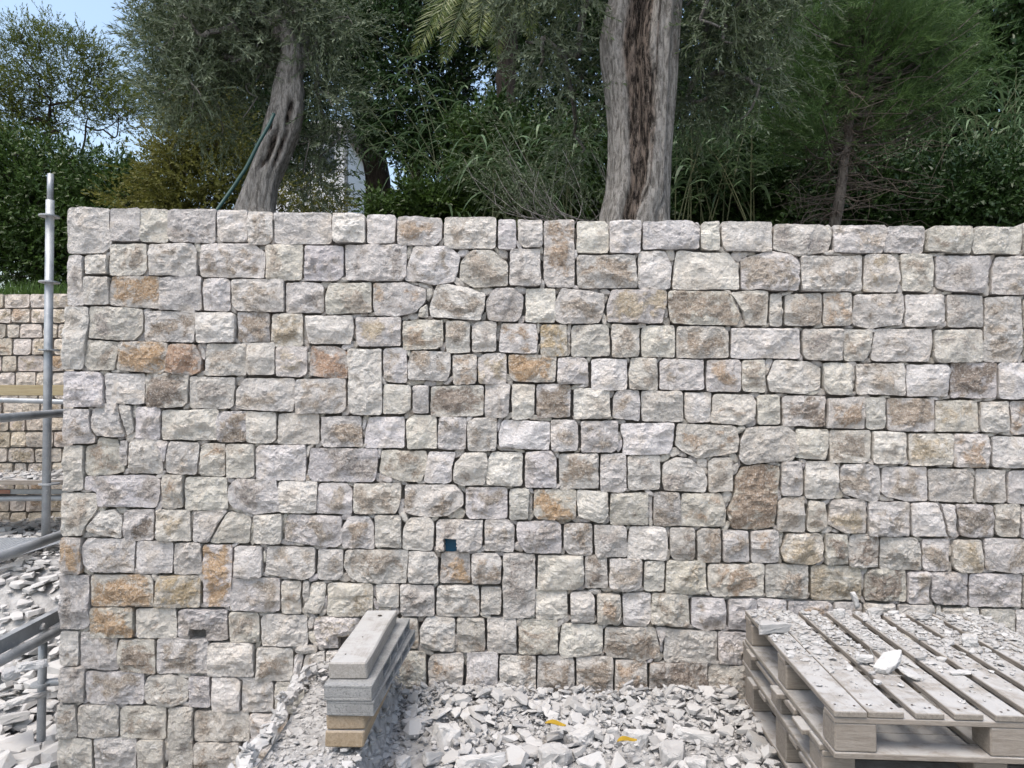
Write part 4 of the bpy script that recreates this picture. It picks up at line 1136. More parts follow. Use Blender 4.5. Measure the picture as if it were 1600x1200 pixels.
# ------------------------------------------------------------------ scaffolding
sc = thing('scaffold', 'galvanised steel scaffold with upright pole before the far wall at left', 'scaffold', (-4.35, 6.6, 0.25))
pt, pb = P(79, 272, 6.6), P(71.5, 845, 6.6)
pb = pt + (pb - pt) * 1.0
pb[2] = float(ground_z(np.array(pb[0]), np.array(pb[1]))) - .02
mb = MB()
zs = P(79, 313, 6.6)[2]
add_tube(mb, [pb, [pt[0], pt[1], zs]], .036, 20)
add_tube(mb, [[pt[0], pt[1], zs - .03], pt], .027, 20)
mb.build('standard', M_STEEL, sc, True)
for yy_ in (338, 441, 547, 756):
    q = P(77, yy_, 6.6)
    mb = MB(); add_tube(mb, [q + [0, 0, -.006], q + [0, 0, .006]], .088, 24); mb.build('rosette', M_STEEL, sc)
def tube_thing(name, a, b, r, parent):
    mb = MB(); add_tube(mb, np.linspace(a, b, 6), r, 20); return mb.build(name, M_STEEL, parent, True)
a, b = P(0, 625, 7.25), P(97, 628, 7.25)
tube_thing('ledger', a + (a - b) * 2, b + (b - a) * 1.2, .027, sc)
a, b = P(0, 779, 6.9), P(97, 778, 6.9)
tube_thing('ledger', a + (a - b) * 2, b + (b - a) * 1.2, .028, sc)
a, b = P(0, 653.5, 4.0), P(97, 645, 4.9)
tube_thing('guard_rail', a + (a - b) * .8, b + (b - a) * 2.2, .026, sc)
q = a + (a - b) * .7
tube_thing('standard', np.array([q[0] - .05, q[1], -.66]), np.array([q[0] - .05, q[1], 1.75]), .025, sc)
def slab(name, x0, x1, y0, y1, z0, z1, mat, parent, rnd=.3):
    mb = MB(); mb.add(*box_geo(x0, x1, y0, y1, z0, z1, .003), a=rnd); return mb.build(name, mat, parent)
z = P(50, 618, 7.35)[2]
slab('plank', -7.0, -4.2, 7.30, 7.52, z, z + .11, M_PLANK, sc)
z = P(50, 757, 6.75)[2]
for k in range(3):
    slab('plank', -7.0, -4.2, 6.72 + k * .26, 6.97 + k * .26, z, z + .045, M_PALLETX, sc, .2 + .3 * k)
z2 = P(50, 774, 6.85)[2]
M_TOE = mat_plain('worn_orange_paint', (0.42, 0.22, 0.16), .6)
slab('toe_plate', -7.0, -4.2, 6.93, 6.945, z2, z2 + .05, M_STEEL, sc)
slab('paint_mark', -5.12, -4.92, 6.922, 6.929, z2 + .005, z2 + .045, M_TOE, sc)
N = 260
x = rr.uniform(-6.9, -4.25, N); y = rr.uniform(6.74, 7.48, N)
scatter('deck_rubble', np.stack([x, y, np.full(N, z + .05)], 1), np.clip(rr.lognormal(math.log(.03), .5, N), .01, .07), 'small stones lying on the scaffold deck before the far wall', tilt=.2, seed=12)
for px in (-6.6,):
    tube_thing('standard', np.array([px, 6.7, .2]), np.array([px, 6.7, 3.4]), .036, sc)
# nearer guard rail with a channel and a short post
s2 = thing('scaffold_rail', 'near scaffold guard rail of sloping tubes, channel and clamped post beside wall corner', 'scaffold', (-2.9, 4.3, -.62))
def along(y0, y1, ya=3.9, yb=4.6):
    a, b = P(0, y0, ya), P(92, y1, yb)
    return a + (a - b) * 1.6, b + (b - a) * 1.3
tube_thing('rail', *along(870, 837), .030, s2)
tube_thing('rail', *along(1033, 985), .030, s2)
a, b = along(1011, 962, 3.98, 4.68)
d = (b - a) / np.linalg.norm(b - a); sd_ = np.cross(d, [0, 0, 1.0]); sd_ /= np.linalg.norm(sd_)
mb = MB()
for (w0, w1, h0, h1) in ((0, .006, -.04, .04), (-.04, 0.0005, .034, .04), (-.04, .0005, -.04, -.034)):
    V = np.array([a + t * (b - a) + sd_ * w + np.array([0, 0, h]) for t in (0, 1) for h in (h0, h1) for w in (w0, w1)])
    mb.add(V, np.array([[0, 2, 3, 1], [4, 5, 7, 6], [0, 1, 5, 4], [2, 6, 7, 3], [0, 4, 6, 2], [1, 3, 7, 5]]))
mb.build('channel', M_STEEL, s2)
p1, p0 = P(67, 1003, 4.42), P(64, 1165, 4.5)
p0[2] = float(ground_z(np.array(p0[0]), np.array(p0[1]))) - .05
tube_thing('post', p0, p1, .025, s2)
q = P(65.5, 1068, 4.46)
mb = MB(); add_tube(mb, [q + [0, 0, -.007], q + [0, 0, .007]], .06, 20); mb.build('clamp_ring', M_STEEL, s2)
for ya_ in (2.95,):
    tube_thing('post', np.array([-2.78, ya_, -.66]), np.array([-2.78, ya_, .80]), .025, s2)
tube_thing('coupler', q + [.02, .0, .004], q + [.22, .05, .004], .024, s2)
rock(62, 979, 22, 'small pale stone lying on the steel channel', 3, Y=4.43, yaw=.4, sc=(1, .8, .7))
# perforated steel deck panel lying on the heap
z = 0.33
a, b = P(5, 886, 5.95), P(97, 852, 6.7)
mb = MB()
X0, X1, Y0, Y1 = -4.75, -4.02, 5.72, 6.5
nx_, ny_ = 22, 24
dx, dy = (X1 - X0) / nx_, (Y1 - Y0) / ny_
for i in range(nx_ + 1):
    mb.add(*box_geo(X0 + i * dx - .008, X0 + i * dx + .008, Y0, Y1, z, z + .006))
for j in range(ny_ + 1):
    mb.add(*box_geo(X0 - .008, X1 + .008, Y0 + j * dy - .008, Y0 + j * dy + .008, z + .001, z + .0045))
M_GALV = mat_plain('bright_galvanised', (0.50, 0.53, 0.56), .45, .5)
tag(mb.build('steel_grating', M_GALV), 'perforated steel deck panel lying on the rubble heap at left', 'grating')
# ------------------------------------------------------------------ vegetation
vr = np.random.default_rng(99)
def unit(v): return v / (np.linalg.norm(v, axis=-1, keepdims=True) + 1e-9)
def frames(d, roll):
    """rotation matrices taking +Z to d"""
    d = unit(d)
    ref = np.where(np.abs(d[:, 2:3]) < .95, np.array([[0, 0, 1.0]]), np.array([[1.0, 0, 0]]))
    a = unit(np.cross(ref, d)); b = np.cross(d, a)
    c, s = np.cos(roll)[:, None], np.sin(roll)[:, None]
    return np.stack([a * c + b * s, -a * s + b * c, d], -1)
def leafquad(base, d, n, L, w):
    """diamond leaf; base,d,n (k,3)"""
    s = unit(np.cross(d, n))
    L = np.asarray(L)[:, None]; w = np.asarray(w)[:, None]
    m = base + d * L * .45 + unit(n) * L * .05
    return np.stack([base, m - s * w, base + d * L, m + s * w], 1)
def sprig_leafy(r, n, length, L, w, spread=.9, droop=.0, pairs=True):
    t = np.linspace(.08, 1, n)
    ang = (np.arange(n) % 2) * math.pi + (np.arange(n) // 2) * (math.pi / 2 if pairs else 2.4) + r.uniform(-.4, .4, n)
    base = np.stack([.05 * length * np.sin(t * 3), .04 * length * np.cos(t * 4), t * length], 1)
    sp = spread * (1.1 - .5 * t) * r.uniform(.7, 1.3, n)
    d = np.stack([np.cos(ang) * np.sin(sp), np.sin(ang) * np.sin(sp), np.cos(sp)], 1)
    nr = unit(np.cross(d, np.stack([-np.sin(ang), np.cos(ang), 0 * ang], 1)) + r.normal(0, .35, (n, 3)))
    q = leafquad(base, d, nr, L * r.uniform(.7, 1.2, n), w * r.uniform(.8, 1.2, n))
    k = 3
    tt = np.linspace(0, 1, k + 1)
    tp = np.stack([.05 * length * np.sin(tt * 3), .04 * length * np.cos(tt * 4), tt * length], 1)
    tw = []
    for i in range(k):
        e = np.array([.0022 * length / .2, 0, 0])
        tw.append([tp[i] - e, tp[i] + e, tp[i + 1] + e * .6, tp[i + 1] - e * .6])
    return np.concatenate([q, np.array(tw)]), np.concatenate([np.ones(n), np.zeros(k)])
def sprig_needle(r, n, length, L, w):
    t = r.uniform(.05, 1, n)
    ang = r.uniform(0, 2 * math.pi, n)
    base = np.stack([0 * t, 0 * t, t * length], 1)
    sp = r.uniform(.35, 1.05, n) * (1.15 - .5 * t)
    d = np.stack([np.cos(ang) * np.sin(sp), np.sin(ang) * np.sin(sp), np.cos(sp)], 1)
    q = leafquad(base, d, unit(r.normal(0, 1, (n, 3))), L * r.uniform(.7, 1.15, n), np.full(n, w))
    e = np.array([.003, 0, 0])
    return np.concatenate([q, np.array([[[0, 0, 0] - e, e, np.array([0, 0, length]) + e * .4, np.array([0, 0, length]) - e * .4]])]), np.concatenate([np.ones(n), [0]])

def place_sprigs(protos, pos, dirs, scale, r, tone=None):
    n = len(pos)
    which = r.integers(0, len(protos), n)
    R = frames(dirs, r.uniform(0, 2 * math.pi, n))
    tone = r.uniform(0, 1, n) if tone is None else tone
    Vs, Cs, Ks = [], [], []
    for k, (q, isl) in enumerate(protos):
        m = which == k
        if not m.any(): continue
        W = np.einsum('nij,klj->nkli', R[m], q) * scale[m][:, None, None, None] + pos[m][:, None, None, :]
        c = np.clip(tone[m][:, None] * .65 + r.uniform(0, .35, (m.sum(), len(q))), 0, 1)
        Vs.append(W.reshape(-1, 4, 3)); Cs.append(c.ravel()); Ks.append(np.tile(isl, m.sum()))
    return np.concatenate(Vs), np.concatenate(Cs), np.concatenate(Ks)
def leaf_mesh(name, Q, C, mat, parent, tri=False):
    if tri:                                     # leaves too far off to show more than a pointed blade
        h = (Q[:, 1] - Q[:, 3]) * .42
        m = Q[:, 0] + (Q[:, 2] - Q[:, 0]) * .12
        V = np.stack([m - h, m + h, Q[:, 2]], 1).reshape(-1, 3)
        me = mesh_np(name, V, np.arange(len(V)).reshape(-1, 3), {'rnd': np.repeat(C, 3)}, False)
        return tag(link(name, me, mat, parent), kind='stuff')
    V = Q.reshape(-1, 3)
    Fq = np.arange(len(V)).reshape(-1, 4)
    me = mesh_np(name, V, Fq, {'rnd': np.repeat(C, 4)}, False)
    o = link(name, me, mat, parent)
    o['kind'] = 'stuff'
    return o

def lobes_px(lst, Y):
    """(px, py, radius px[, dY]) -> centres and radii in metres"""
    out = []
    for l in lst:
        y = Y + (l[3] if len(l) > 3 else 0)
        out.append((P(l[0], l[1], y), l[2] / F * y))
    return out
def sample_lobes(lobes, n, r, shell=.35, flat=1.0):
    w = np.array([l[1] ** 2 for l in lobes]); w /= w.sum()
    k = r.choice(len(lobes), n, p=w)
    d = unit(r.normal(0, 1, (n, 3)))
    rad = r.uniform(shell ** 3, 1, n) ** (1 / 3)
    c = np.array([l[0] for l in lobes])[k]; R = np.array([l[1] for l in lobes])[k]
    return c + d * (R * rad)[:, None] * np.array([1, 1, flat]), d, k

def skeleton(root, nodes, r0, mb, r, sides=6, bend=.12, minr=.004):
    """join crown nodes to the nearest node nearer the root; radii by the number carried"""
    pts = np.concatenate([root, nodes])
    nr = len(root)
    o = np.argsort(np.linalg.norm(nodes - root[-1], axis=1)) + nr
    inn = list(range(nr)); par = {i: i - 1 for i in range(1, nr)}; par[0] = -1
    for i in o:
        c = pts[inn]
        d = np.linalg.norm(c - pts[i], axis=1) + .25 * np.abs(np.linalg.norm(c - root[-1], axis=1) - np.linalg.norm(pts[i] - root[-1]) * .6)
        if nr > 1: d[:nr - 1] += 5
        par[i] = inn[int(np.argmin(d))]; inn.append(i)
    cnt = np.ones(len(pts))
    for i in reversed(inn):
        if par[i] >= 0: cnt[par[i]] += cnt[i]
    rad = np.maximum(minr, r0 * np.sqrt(cnt / cnt[nr - 1]))
    for i in inn[nr:]:
        a, b = pts[par[i]], pts[i]
        L = np.linalg.norm(b - a)
        if L < 1e-4: continue
        t = np.linspace(0, 1, 5)[:, None]
        off = unit(r.normal(0, 1, 3)) * L * bend
        path = a + (b - a) * t + off * np.sin(t * math.pi) + np.array([0, 0, -.06 * L]) * np.sin(t * math.pi)
        add_tube(mb, path, np.linspace(min(rad[par[i]], rad[i] * 1.35), rad[i], 5), sides if rad[i] > .02 else 4, False)
    return pts, par

def make_tree(name, label, cat, Y, lobes, trunk_px, trunk_r, protos, leafmat, barkmat, n_nodes, n_sprigs, sc=(1, 1), droop=.0, clump=.16, seed=1, group=None, up=.25, flat=1.0, hide=None, shell=.3):
    r = np.random.default_rng(seed)
    lb = lobes_px(lobes, Y)
    tp = np.array([P(a, b, Y + (c[0] if c else 0)) for a, b, *c in trunk_px])
    base = tp[0]
    root = thing(name, label, cat, base, group)
    mb = MB()
    m = 18
    tt = np.linspace(0, 1, m); ti = np.linspace(0, 1, len(tp))
    path = np.stack([np.interp(tt, ti, tp[:, k]) for k in range(3)], 1)
    path += .25 * trunk_r * np.stack([vnoise(np.stack([tt * 4, 0 * tt + k, 0 * tt + seed], 1), 3) for k in range(3)], 1) * np.array([1, 1, 0])
    rad = np.linspace(1.15, .7, m) * trunk_r; rad[:2] *= 1.12
    add_tube(mb, path, rad, 14, True, rfun=lambda u, th: 1 + .09 * np.sin(th * 3 + u * 5 + seed) + .05 * np.sin(th * 7 + u * 17))
    nodes, nd, _ = sample_lobes(lb, n_nodes, r, .15, flat)
    skeleton(path[-1:], nodes, trunk_r * .62, mb, r)
    mb.build('trunk', barkmat, root, True)
    k = r.integers(0, n_nodes, n_sprigs)
    Rm = np.mean([l[1] for l in lb])
    pos = nodes[k] + r.normal(0, 1, (n_sprigs, 3)) * clump * Rm * np.array([1, 1, .8])
    c = np.array([l[0] for l in lb]).mean(0)
    d = unit(pos - nodes[k]) * .8 + unit(pos - c) * .5 + r.normal(0, .35, (n_sprigs, 3)) + np.array([0, 0, up - droop])
    if hide is not None:
        kk = ~hide(pos, Y)
        pos, d, k = pos[kk], d[kk], k[kk]
    tone = np.clip(.5 + .5 * fbm(pos * 1.6, seed, 2) + .25 * r.normal(0, 1, len(pos)), 0, 1)
    Q, C, K = place_sprigs(protos, pos, d, r.uniform(sc[0], sc[1], len(pos)), r, tone)
    leaf_mesh('crown', Q, C, leafmat, root, True)
    return root
def window(*boxes):
    """open gaps in a crown: upright boxes in x and z, read off the photo at the tree's own distance Y"""
    def f(pos, Y):
        m = np.zeros(len(pos), bool)
        w_ = .08 * vnoise(pos * 5.0, 3) + .05 * vnoise(pos * 14.0, 4)
        for (a, b, c, d) in boxes:
            lo_, hi_ = P(a, d, Y), P(b, c, Y)
            x_, z_ = pos[:, 0] + w_, pos[:, 2] + w_
            m |= (x_ > lo_[0]) & (x_ < hi_[0]) & (z_ > lo_[2]) & (z_ < hi_[2]) & (vnoise(pos * 9.0, 5) > -.55)
        return m
    return f
WIN_L = window((120, 262, 195, 268), (225, 262, 120, 200))
WIN_C = window((546, 628, 236, 326), (625, 712, 272, 302), (726, 765, 75, 185))
SR = np.random.default_rng(5)
OLIVE = [sprig_leafy(SR, 16, .26, .050, .0058, .85) for _ in range(8)]
BROAD = [sprig_leafy(SR, 11, .20, .066, .017, 1.0, pairs=False) for _ in range(8)]
SMALL = [sprig_leafy(SR, 14, .22, .046, .013, 1.0, pairs=False) for _ in range(8)]
NEEDLE = [sprig_needle(SR, 24, .20, .090, .0030) for _ in range(6)]
BUSHN = [sprig_needle(SR, 22, .24, .12, .0045) for _ in range(6)]
L_OLIVE = mat_leaf('olive_leaf', (0.034, 0.054, 0.020), (0.115, 0.150, 0.072), (0.14, 0.17, 0.11), .15)
L_DECID = mat_leaf('light_broadleaf', (0.050, 0.075, 0.014), (0.135, 0.16, 0.034), None, .45)
L_HEDGE = mat_leaf('laurel_leaf', (0.020, 0.043, 0.009), (0.060, 0.106, 0.020), None, .15, .4)
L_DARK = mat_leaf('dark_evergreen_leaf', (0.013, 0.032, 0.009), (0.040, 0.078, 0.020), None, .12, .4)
L_PINE = mat_leaf('pine_needle', (0.050, 0.085, 0.014), (0.12, 0.165, 0.03), None, .2)
L_YPINE = mat_leaf('young_pine_needle', (0.036, 0.076, 0.020), (0.090, 0.155, 0.046), None, .25)
L_REED = mat_leaf('reed_leaf', (0.055, 0.10, 0.045), (0.14, 0.205, 0.105), None, .25, .45)
L_BAMB = mat_leaf('yellow_green_leaf', (0.075, 0.085, 0.016), (0.16, 0.155, 0.035), None, .35)
L_PALM = mat_leaf('palm_leaflet', (0.05, 0.085, 0.020), (0.15, 0.17, 0.042), None, .25, .4)
L_GRASS = mat_leaf('grass_blade', (0.035, 0.075, 0.015), (0.10, 0.17, 0.04), None, .3)
B_OLIVE = mat_bark('olive_bark', (0.13, 0.12, 0.108), (0.38, 0.36, 0.335), (15, 15, 3.6), .06)
B_DARK = mat_bark('dark_bark', (0.030, 0.024, 0.020), (0.075, 0.060, 0.050), (9, 9, 2.0), .03)
B_PINE = mat_bark('young_pine_bark', (0.068, 0.058, 0.050), (0.14, 0.124, 0.11), (16, 16, 5), .02)
B_TWIG = mat_plain('dead_twig', (0.10, 0.082, 0.068), .9)
B_CANE = mat_plain('green_cane', (0.085, 0.095, 0.045), .6)

# --- the big hollow olive trunk
def olive_big():
    Y = 5.6
    root = thing('olive_tree', 'old olive tree with a wide split hollow trunk right of centre', 'olive tree', P(990, 400, Y))
    # outline of the trunk in the photo: y, left, right
    prof = [(420, 915, 1062), (380, 930, 1052), (340, 936, 1046), (300, 946, 1046), (250, 950, 1047), (200, 950, 1050), (150, 945, 1054), (100, 938, 1057), (70, 936, 1059), (30, 942, 1062), (0, 950, 1064), (-60, 950, 1078), (-120, 940, 1095)]
    yy = np.array([p[0] for p in prof], float)[::-1]; ll = np.array([p[1] for p in prof], float)[::-1]; rr_ = np.array([p[2] for p in prof], float)[::-1]
    n, m = 170, 200
    ys_ = np.linspace(420, -120, n)
    V = np.zeros((n, m, 3)); rot = np.zeros((n, m))
    th = np.linspace(0, 2 * math.pi, m, endpoint=False)
    for i, py in enumerate(ys_):
        a, b = P(np.interp(py, yy, ll), py, Y), P(np.interp(py, yy, rr_), py, Y)
        c = (a + b) / 2; R = (b[0] - a[0]) / 2
        zz = c[2]
        k = np.ones(m)
        # fluted old wood: ribs running up the trunk, slowly twisting
        pz = np.stack([np.cos(th) * 2.2, np.sin(th) * 2.2, np.full(m, zz * .55)], 1)
        k += .10 * vnoise(pz * 1.3, 3) + .055 * vnoise(pz * np.array([2.8, 2.8, 1.0]), 4) + .022 * vnoise(pz * np.array([7, 7, 1.6]), 6)
        # the hollow: camera side is th = -pi/2
        w = (th + math.pi / 2 + math.pi) % (2 * math.pi) - math.pi      # 0 = facing the camera, + = right
        hc_ = np.interp(py, [-120, 0, 90, 200, 300, 345, 420], [-.15, -.18, -.20, -.14, -.12, -.30, -.4])
        hw = np.interp(py, [-120, 0, 90, 200, 300, 345, 420], [.52, .52, .52, .44, .30, .18, .05])
        hw_ = hw * (1 + .22 * vnoise(np.stack([np.sign(w) * 2, np.full(m, zz * 3.0), 0 * w], 1), 8))
        g = np.clip(1 - np.abs(w - hc_) / hw_, 0, 1)
        dep = g ** .35 * np.interp(py, [-120, 60, 200, 300, 345, 420], [.52, .58, .34, .26, .18, .02])
        k -= dep
        k += (g > .03) * (.10 * vnoise(np.stack([w * 16, np.full(m, zz * 1.6), 0 * w], 1), 12) + .05 * vnoise(np.stack([w * 30, np.full(m, zz * 4), 0 * w], 1), 13))
        # a ridge of pale dead wood along the left lip, a rounded live column on the right
        k += .07 * np.exp(-((w - (hc_ - hw - .16)) / .12) ** 2) + .10 * np.exp(-((w - (hc_ + hw + .28)) / .24) ** 2)
        k -= .09 * np.exp(-((w - (hc_ + hw + .72)) / .09) ** 2)
        V[i] = c + np.stack([np.cos(th) * R * k / 1.04, np.sin(th) * R * k * .85, 0 * th], 1)
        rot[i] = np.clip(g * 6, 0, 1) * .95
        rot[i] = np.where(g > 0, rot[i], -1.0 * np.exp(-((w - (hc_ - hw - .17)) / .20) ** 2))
        rot[i] = np.maximum(rot[i], .8 * np.exp(-((w - (hc_ + hw + .02)) / .04) ** 2))
    V[:, :, 2] += .01 * vnoise(V * 9, 15)
    i, j = np.meshgrid(np.arange(n - 1), np.arange(m), indexing='ij'); j2 = (j + 1) % m
    Fq = np.stack([i * m + j, i * m + j2, (i + 1) * m + j2, (i + 1) * m + j], -1).reshape(-1, 4)
    mb = MB(); mb.add(V.reshape(-1, 3), Fq, rot.ravel())
    # limbs above
    r = np.random.default_rng(4)
    lb = lobes_px([(860, -20, 90), (880, 60, 65, .3), (870, 130, 55, .3), (905, 225, 35, .7), (1120, 10, 85), (1180, 60, 65, .2), (1105, 130, 50, .5), (1000, -170, 150), (1200, -60, 100, .2), (830, -130, 110), (1165, 160, 35, .2)], Y)
    nodes, _, _ = sample_lobes(lb, 170, r, .2)
    for tx, ty in ((960, -110), (1075, -110)):
        pass
    skeleton(np.array([P(1010, -60, Y), P(1010, -120, Y)]), nodes, .11, mb, r, minr=.0035)
    mb.build('trunk', B_OLIVE, root, True)
    N = 3600
    k = r.integers(0, len(nodes), N)
    pos = nodes[k] + r.normal(0, .11, (N, 3))
    d = unit(pos - nodes[k]) + r.normal(0, .4, (N, 3)) + np.array([0, 0, -.25])
    x0_, x1_ = P(925, 200, Y)[0], P(1070, 200, Y)[0]                # the trunk stands clear of leaves
    keep = ~((pos[:, 0] > x0_) & (pos[:, 0] < x1_) & (pos[:, 1] < Y + .25))
    pos, d = pos[keep], d[keep]
    Q, C, K = place_sprigs(OLIVE, pos, d, r.uniform(.75, 1.25, len(pos)), r)
    leaf_mesh('crown', Q, C, L_OLIVE, root)
    # grey shoots from the foot
    mb = MB(); pp = []; dd = []
    for _ in range(34):
        a = P(r.uniform(830, 950), r.uniform(330, 370), Y + r.uniform(-.1, .8))
        b = a + np.array([r.normal(-.2, .25), r.normal(0, .2), r.uniform(.25, .75)])
        t = np.linspace(0, 1, 6)[:, None]
        path = a + (b - a) * t + np.array([r.normal(0, .1), 0, -.08]) * np.sin(t * math.pi)
        add_tube(mb, path, np.linspace(.005, .002, 6), 4, False)
        for q in path[2:]:
            for _ in range(2):
                pp.append(q + r.normal(0, .02, 3)); dd.append(unit(b - a) + r.normal(0, .5, 3))
    mb.build('sucker_shoot', B_OLIVE, root)
    Q, C, K = place_sprigs(OLIVE, np.array(pp), np.array(dd), r.uniform(.5, .8, len(pp)), r)
    leaf_mesh('sucker_leaves', Q, C, L_OLIVE, root)
olive_big()

# --- the leaning olive on the left
def olive_lean():
    Y = 6.6
    root = thing('olive_tree', 'leaning olive tree with knotted hollow trunk left of the white house', 'olive tree', P(390, 400, Y))
    prof = [(400, 350, 455), (340, 366, 432), (327, 370, 428), (290, 384, 432), (250, 400, 449), (210, 411, 466), (180, 418, 473), (160, 424, 474), (140, 428, 474), (110, 436, 470)]
    yy = np.array([p[0] for p in prof], float)[::-1]; ll = np.array([p[1] for p in prof], float)[::-1]; rr_ = np.array([p[2] for p in prof], float)[::-1]
    n, m = 90, 72
    ys_ = np.linspace(400, 110, n); th = np.linspace(0, 2 * math.pi, m, endpoint=False)
    V = np.zeros((n, m, 3)); rot = np.zeros((n, m))
    w = (th + math.pi / 2 + math.pi) % (2 * math.pi) - math.pi
    for i, py in enumerate(ys_):
        a, b = P(np.interp(py, yy, ll), py, Y), P(np.interp(py, yy, rr_), py, Y)
        c = (a + b) / 2; R = (b[0] - a[0]) / 2
        pz = np.stack([np.cos(th) * 2.2, np.sin(th) * 2.2, np.full(m, c[2] * 1.1)], 1)
        k = 1 + .12 * vnoise(pz, 23) + .07 * vnoise(pz * 2.1, 24) + .03 * vnoise(pz * 5, 25)
        for (hx, hy, hw, hh_, dp) in ((.10, 237, .22, 26, .55), (-.35, 207, .13, 7, .5), (.62, 185, .16, 24, .35), (.75, 240, .14, 30, .3), (-.1, 262, .12, 8, .3)):
            g = np.exp(-((w - hx) / hw) ** 2 - ((py - hy) / hh_) ** 2)
            k -= dp * g ** 1.2; rot[i] = np.maximum(rot[i], np.clip(g * 1.8 - .25, 0, 1))
        V[i] = c + np.stack([np.cos(th) * R * k, np.sin(th) * R * k, 0 * th], 1)
    i, j = np.meshgrid(np.arange(n - 1), np.arange(m), indexing='ij'); j2 = (j + 1) % m
    Fq = np.stack([i * m + j, i * m + j2, (i + 1) * m + j2, (i + 1) * m + j], -1).reshape(-1, 4)
    mb = MB(); mb.add(V.reshape(-1, 3), Fq, rot.ravel())
    top = P(452, 120, Y)
    for tgt, r0 in (((440, 20, -.1), .085), ((476, 10, .2), .075), ((400, 60, .3), .055), ((500, 60, .1), .04)):
        b = P(tgt[0], tgt[1], Y + tgt[2])
        t = np.linspace(0, 1, 8)[:, None]
        add_tube(mb, top + (b - top) * t + np.array([.05, 0, 0]) * np.sin(t * 4), np.linspace(r0 * 1.5, r0 * .6, 8), 10, False)
    r = np.random.default_rng(14)
    lb = lobes_px([(300, 60, 70), (350, 20, 100), (420, 15, 85), (480, 60, 60, .2), (330, 130, 75, -.2), (390, 95, 55, .3), (500, 120, 40, .2), (500, 20, 60), (285, 150, 40), (350, 190, 35, .3), (400, -70, 90), (500, 230, 40, .3), (470, 280, 45, .5), (520, 150, 35)], Y)
    nodes, _, _ = sample_lobes(lb, 230, r, .1)
    skeleton(np.array([top, P(450, 60, Y)]), nodes, .07, mb, r, minr=.003)
    mb.build('trunk', B_OLIVE, root, True)
    N = 4000
    k = r.integers(0, len(nodes), N)
    pos = nodes[k] + r.normal(0, .11, (N, 3))
    d = unit(pos - nodes[k]) + r.normal(0, .4, (N, 3)) + np.array([0, 0, .0])
    a_, b_ = P(362, 128, Y), P(488, 128, Y)
    keep = ~((pos[:, 2] < a_[2]) & (pos[:, 0] > a_[0]) & (pos[:, 0] < b_[0]) & (pos[:, 1] < Y + .2))
    pos, d = pos[keep], d[keep]
    Q, C, K = place_sprigs(OLIVE, pos, d, r.uniform(.75, 1.25, len(pos)), r)
    leaf_mesh('crown', Q, C, L_OLIVE, root)
olive_lean()
# green hose hanging from the olive down to the wall
pts = [(428, 178), (420, 196), (405, 222), (385, 262), (365, 292), (350, 313), (338, 330), (330, 345)]
path = np.array([P(a, b, 6.22 - .35 * k / 7) for k, (a, b) in enumerate(pts)])
t = np.linspace(0, 1, 40); ti = np.linspace(0, 1, len(path))
path = np.stack([np.interp(t, ti, path[:, k]) for k in range(3)], 1)
mb = MB(); add_tube(mb, path, .016, 10)
tag(mb.build('garden_hose', mat_plain('green_hose', (0.02, 0.06, 0.055), .45), smooth=True), 'dark green hose running from the leaning olive trunk to the wall top', 'hose')

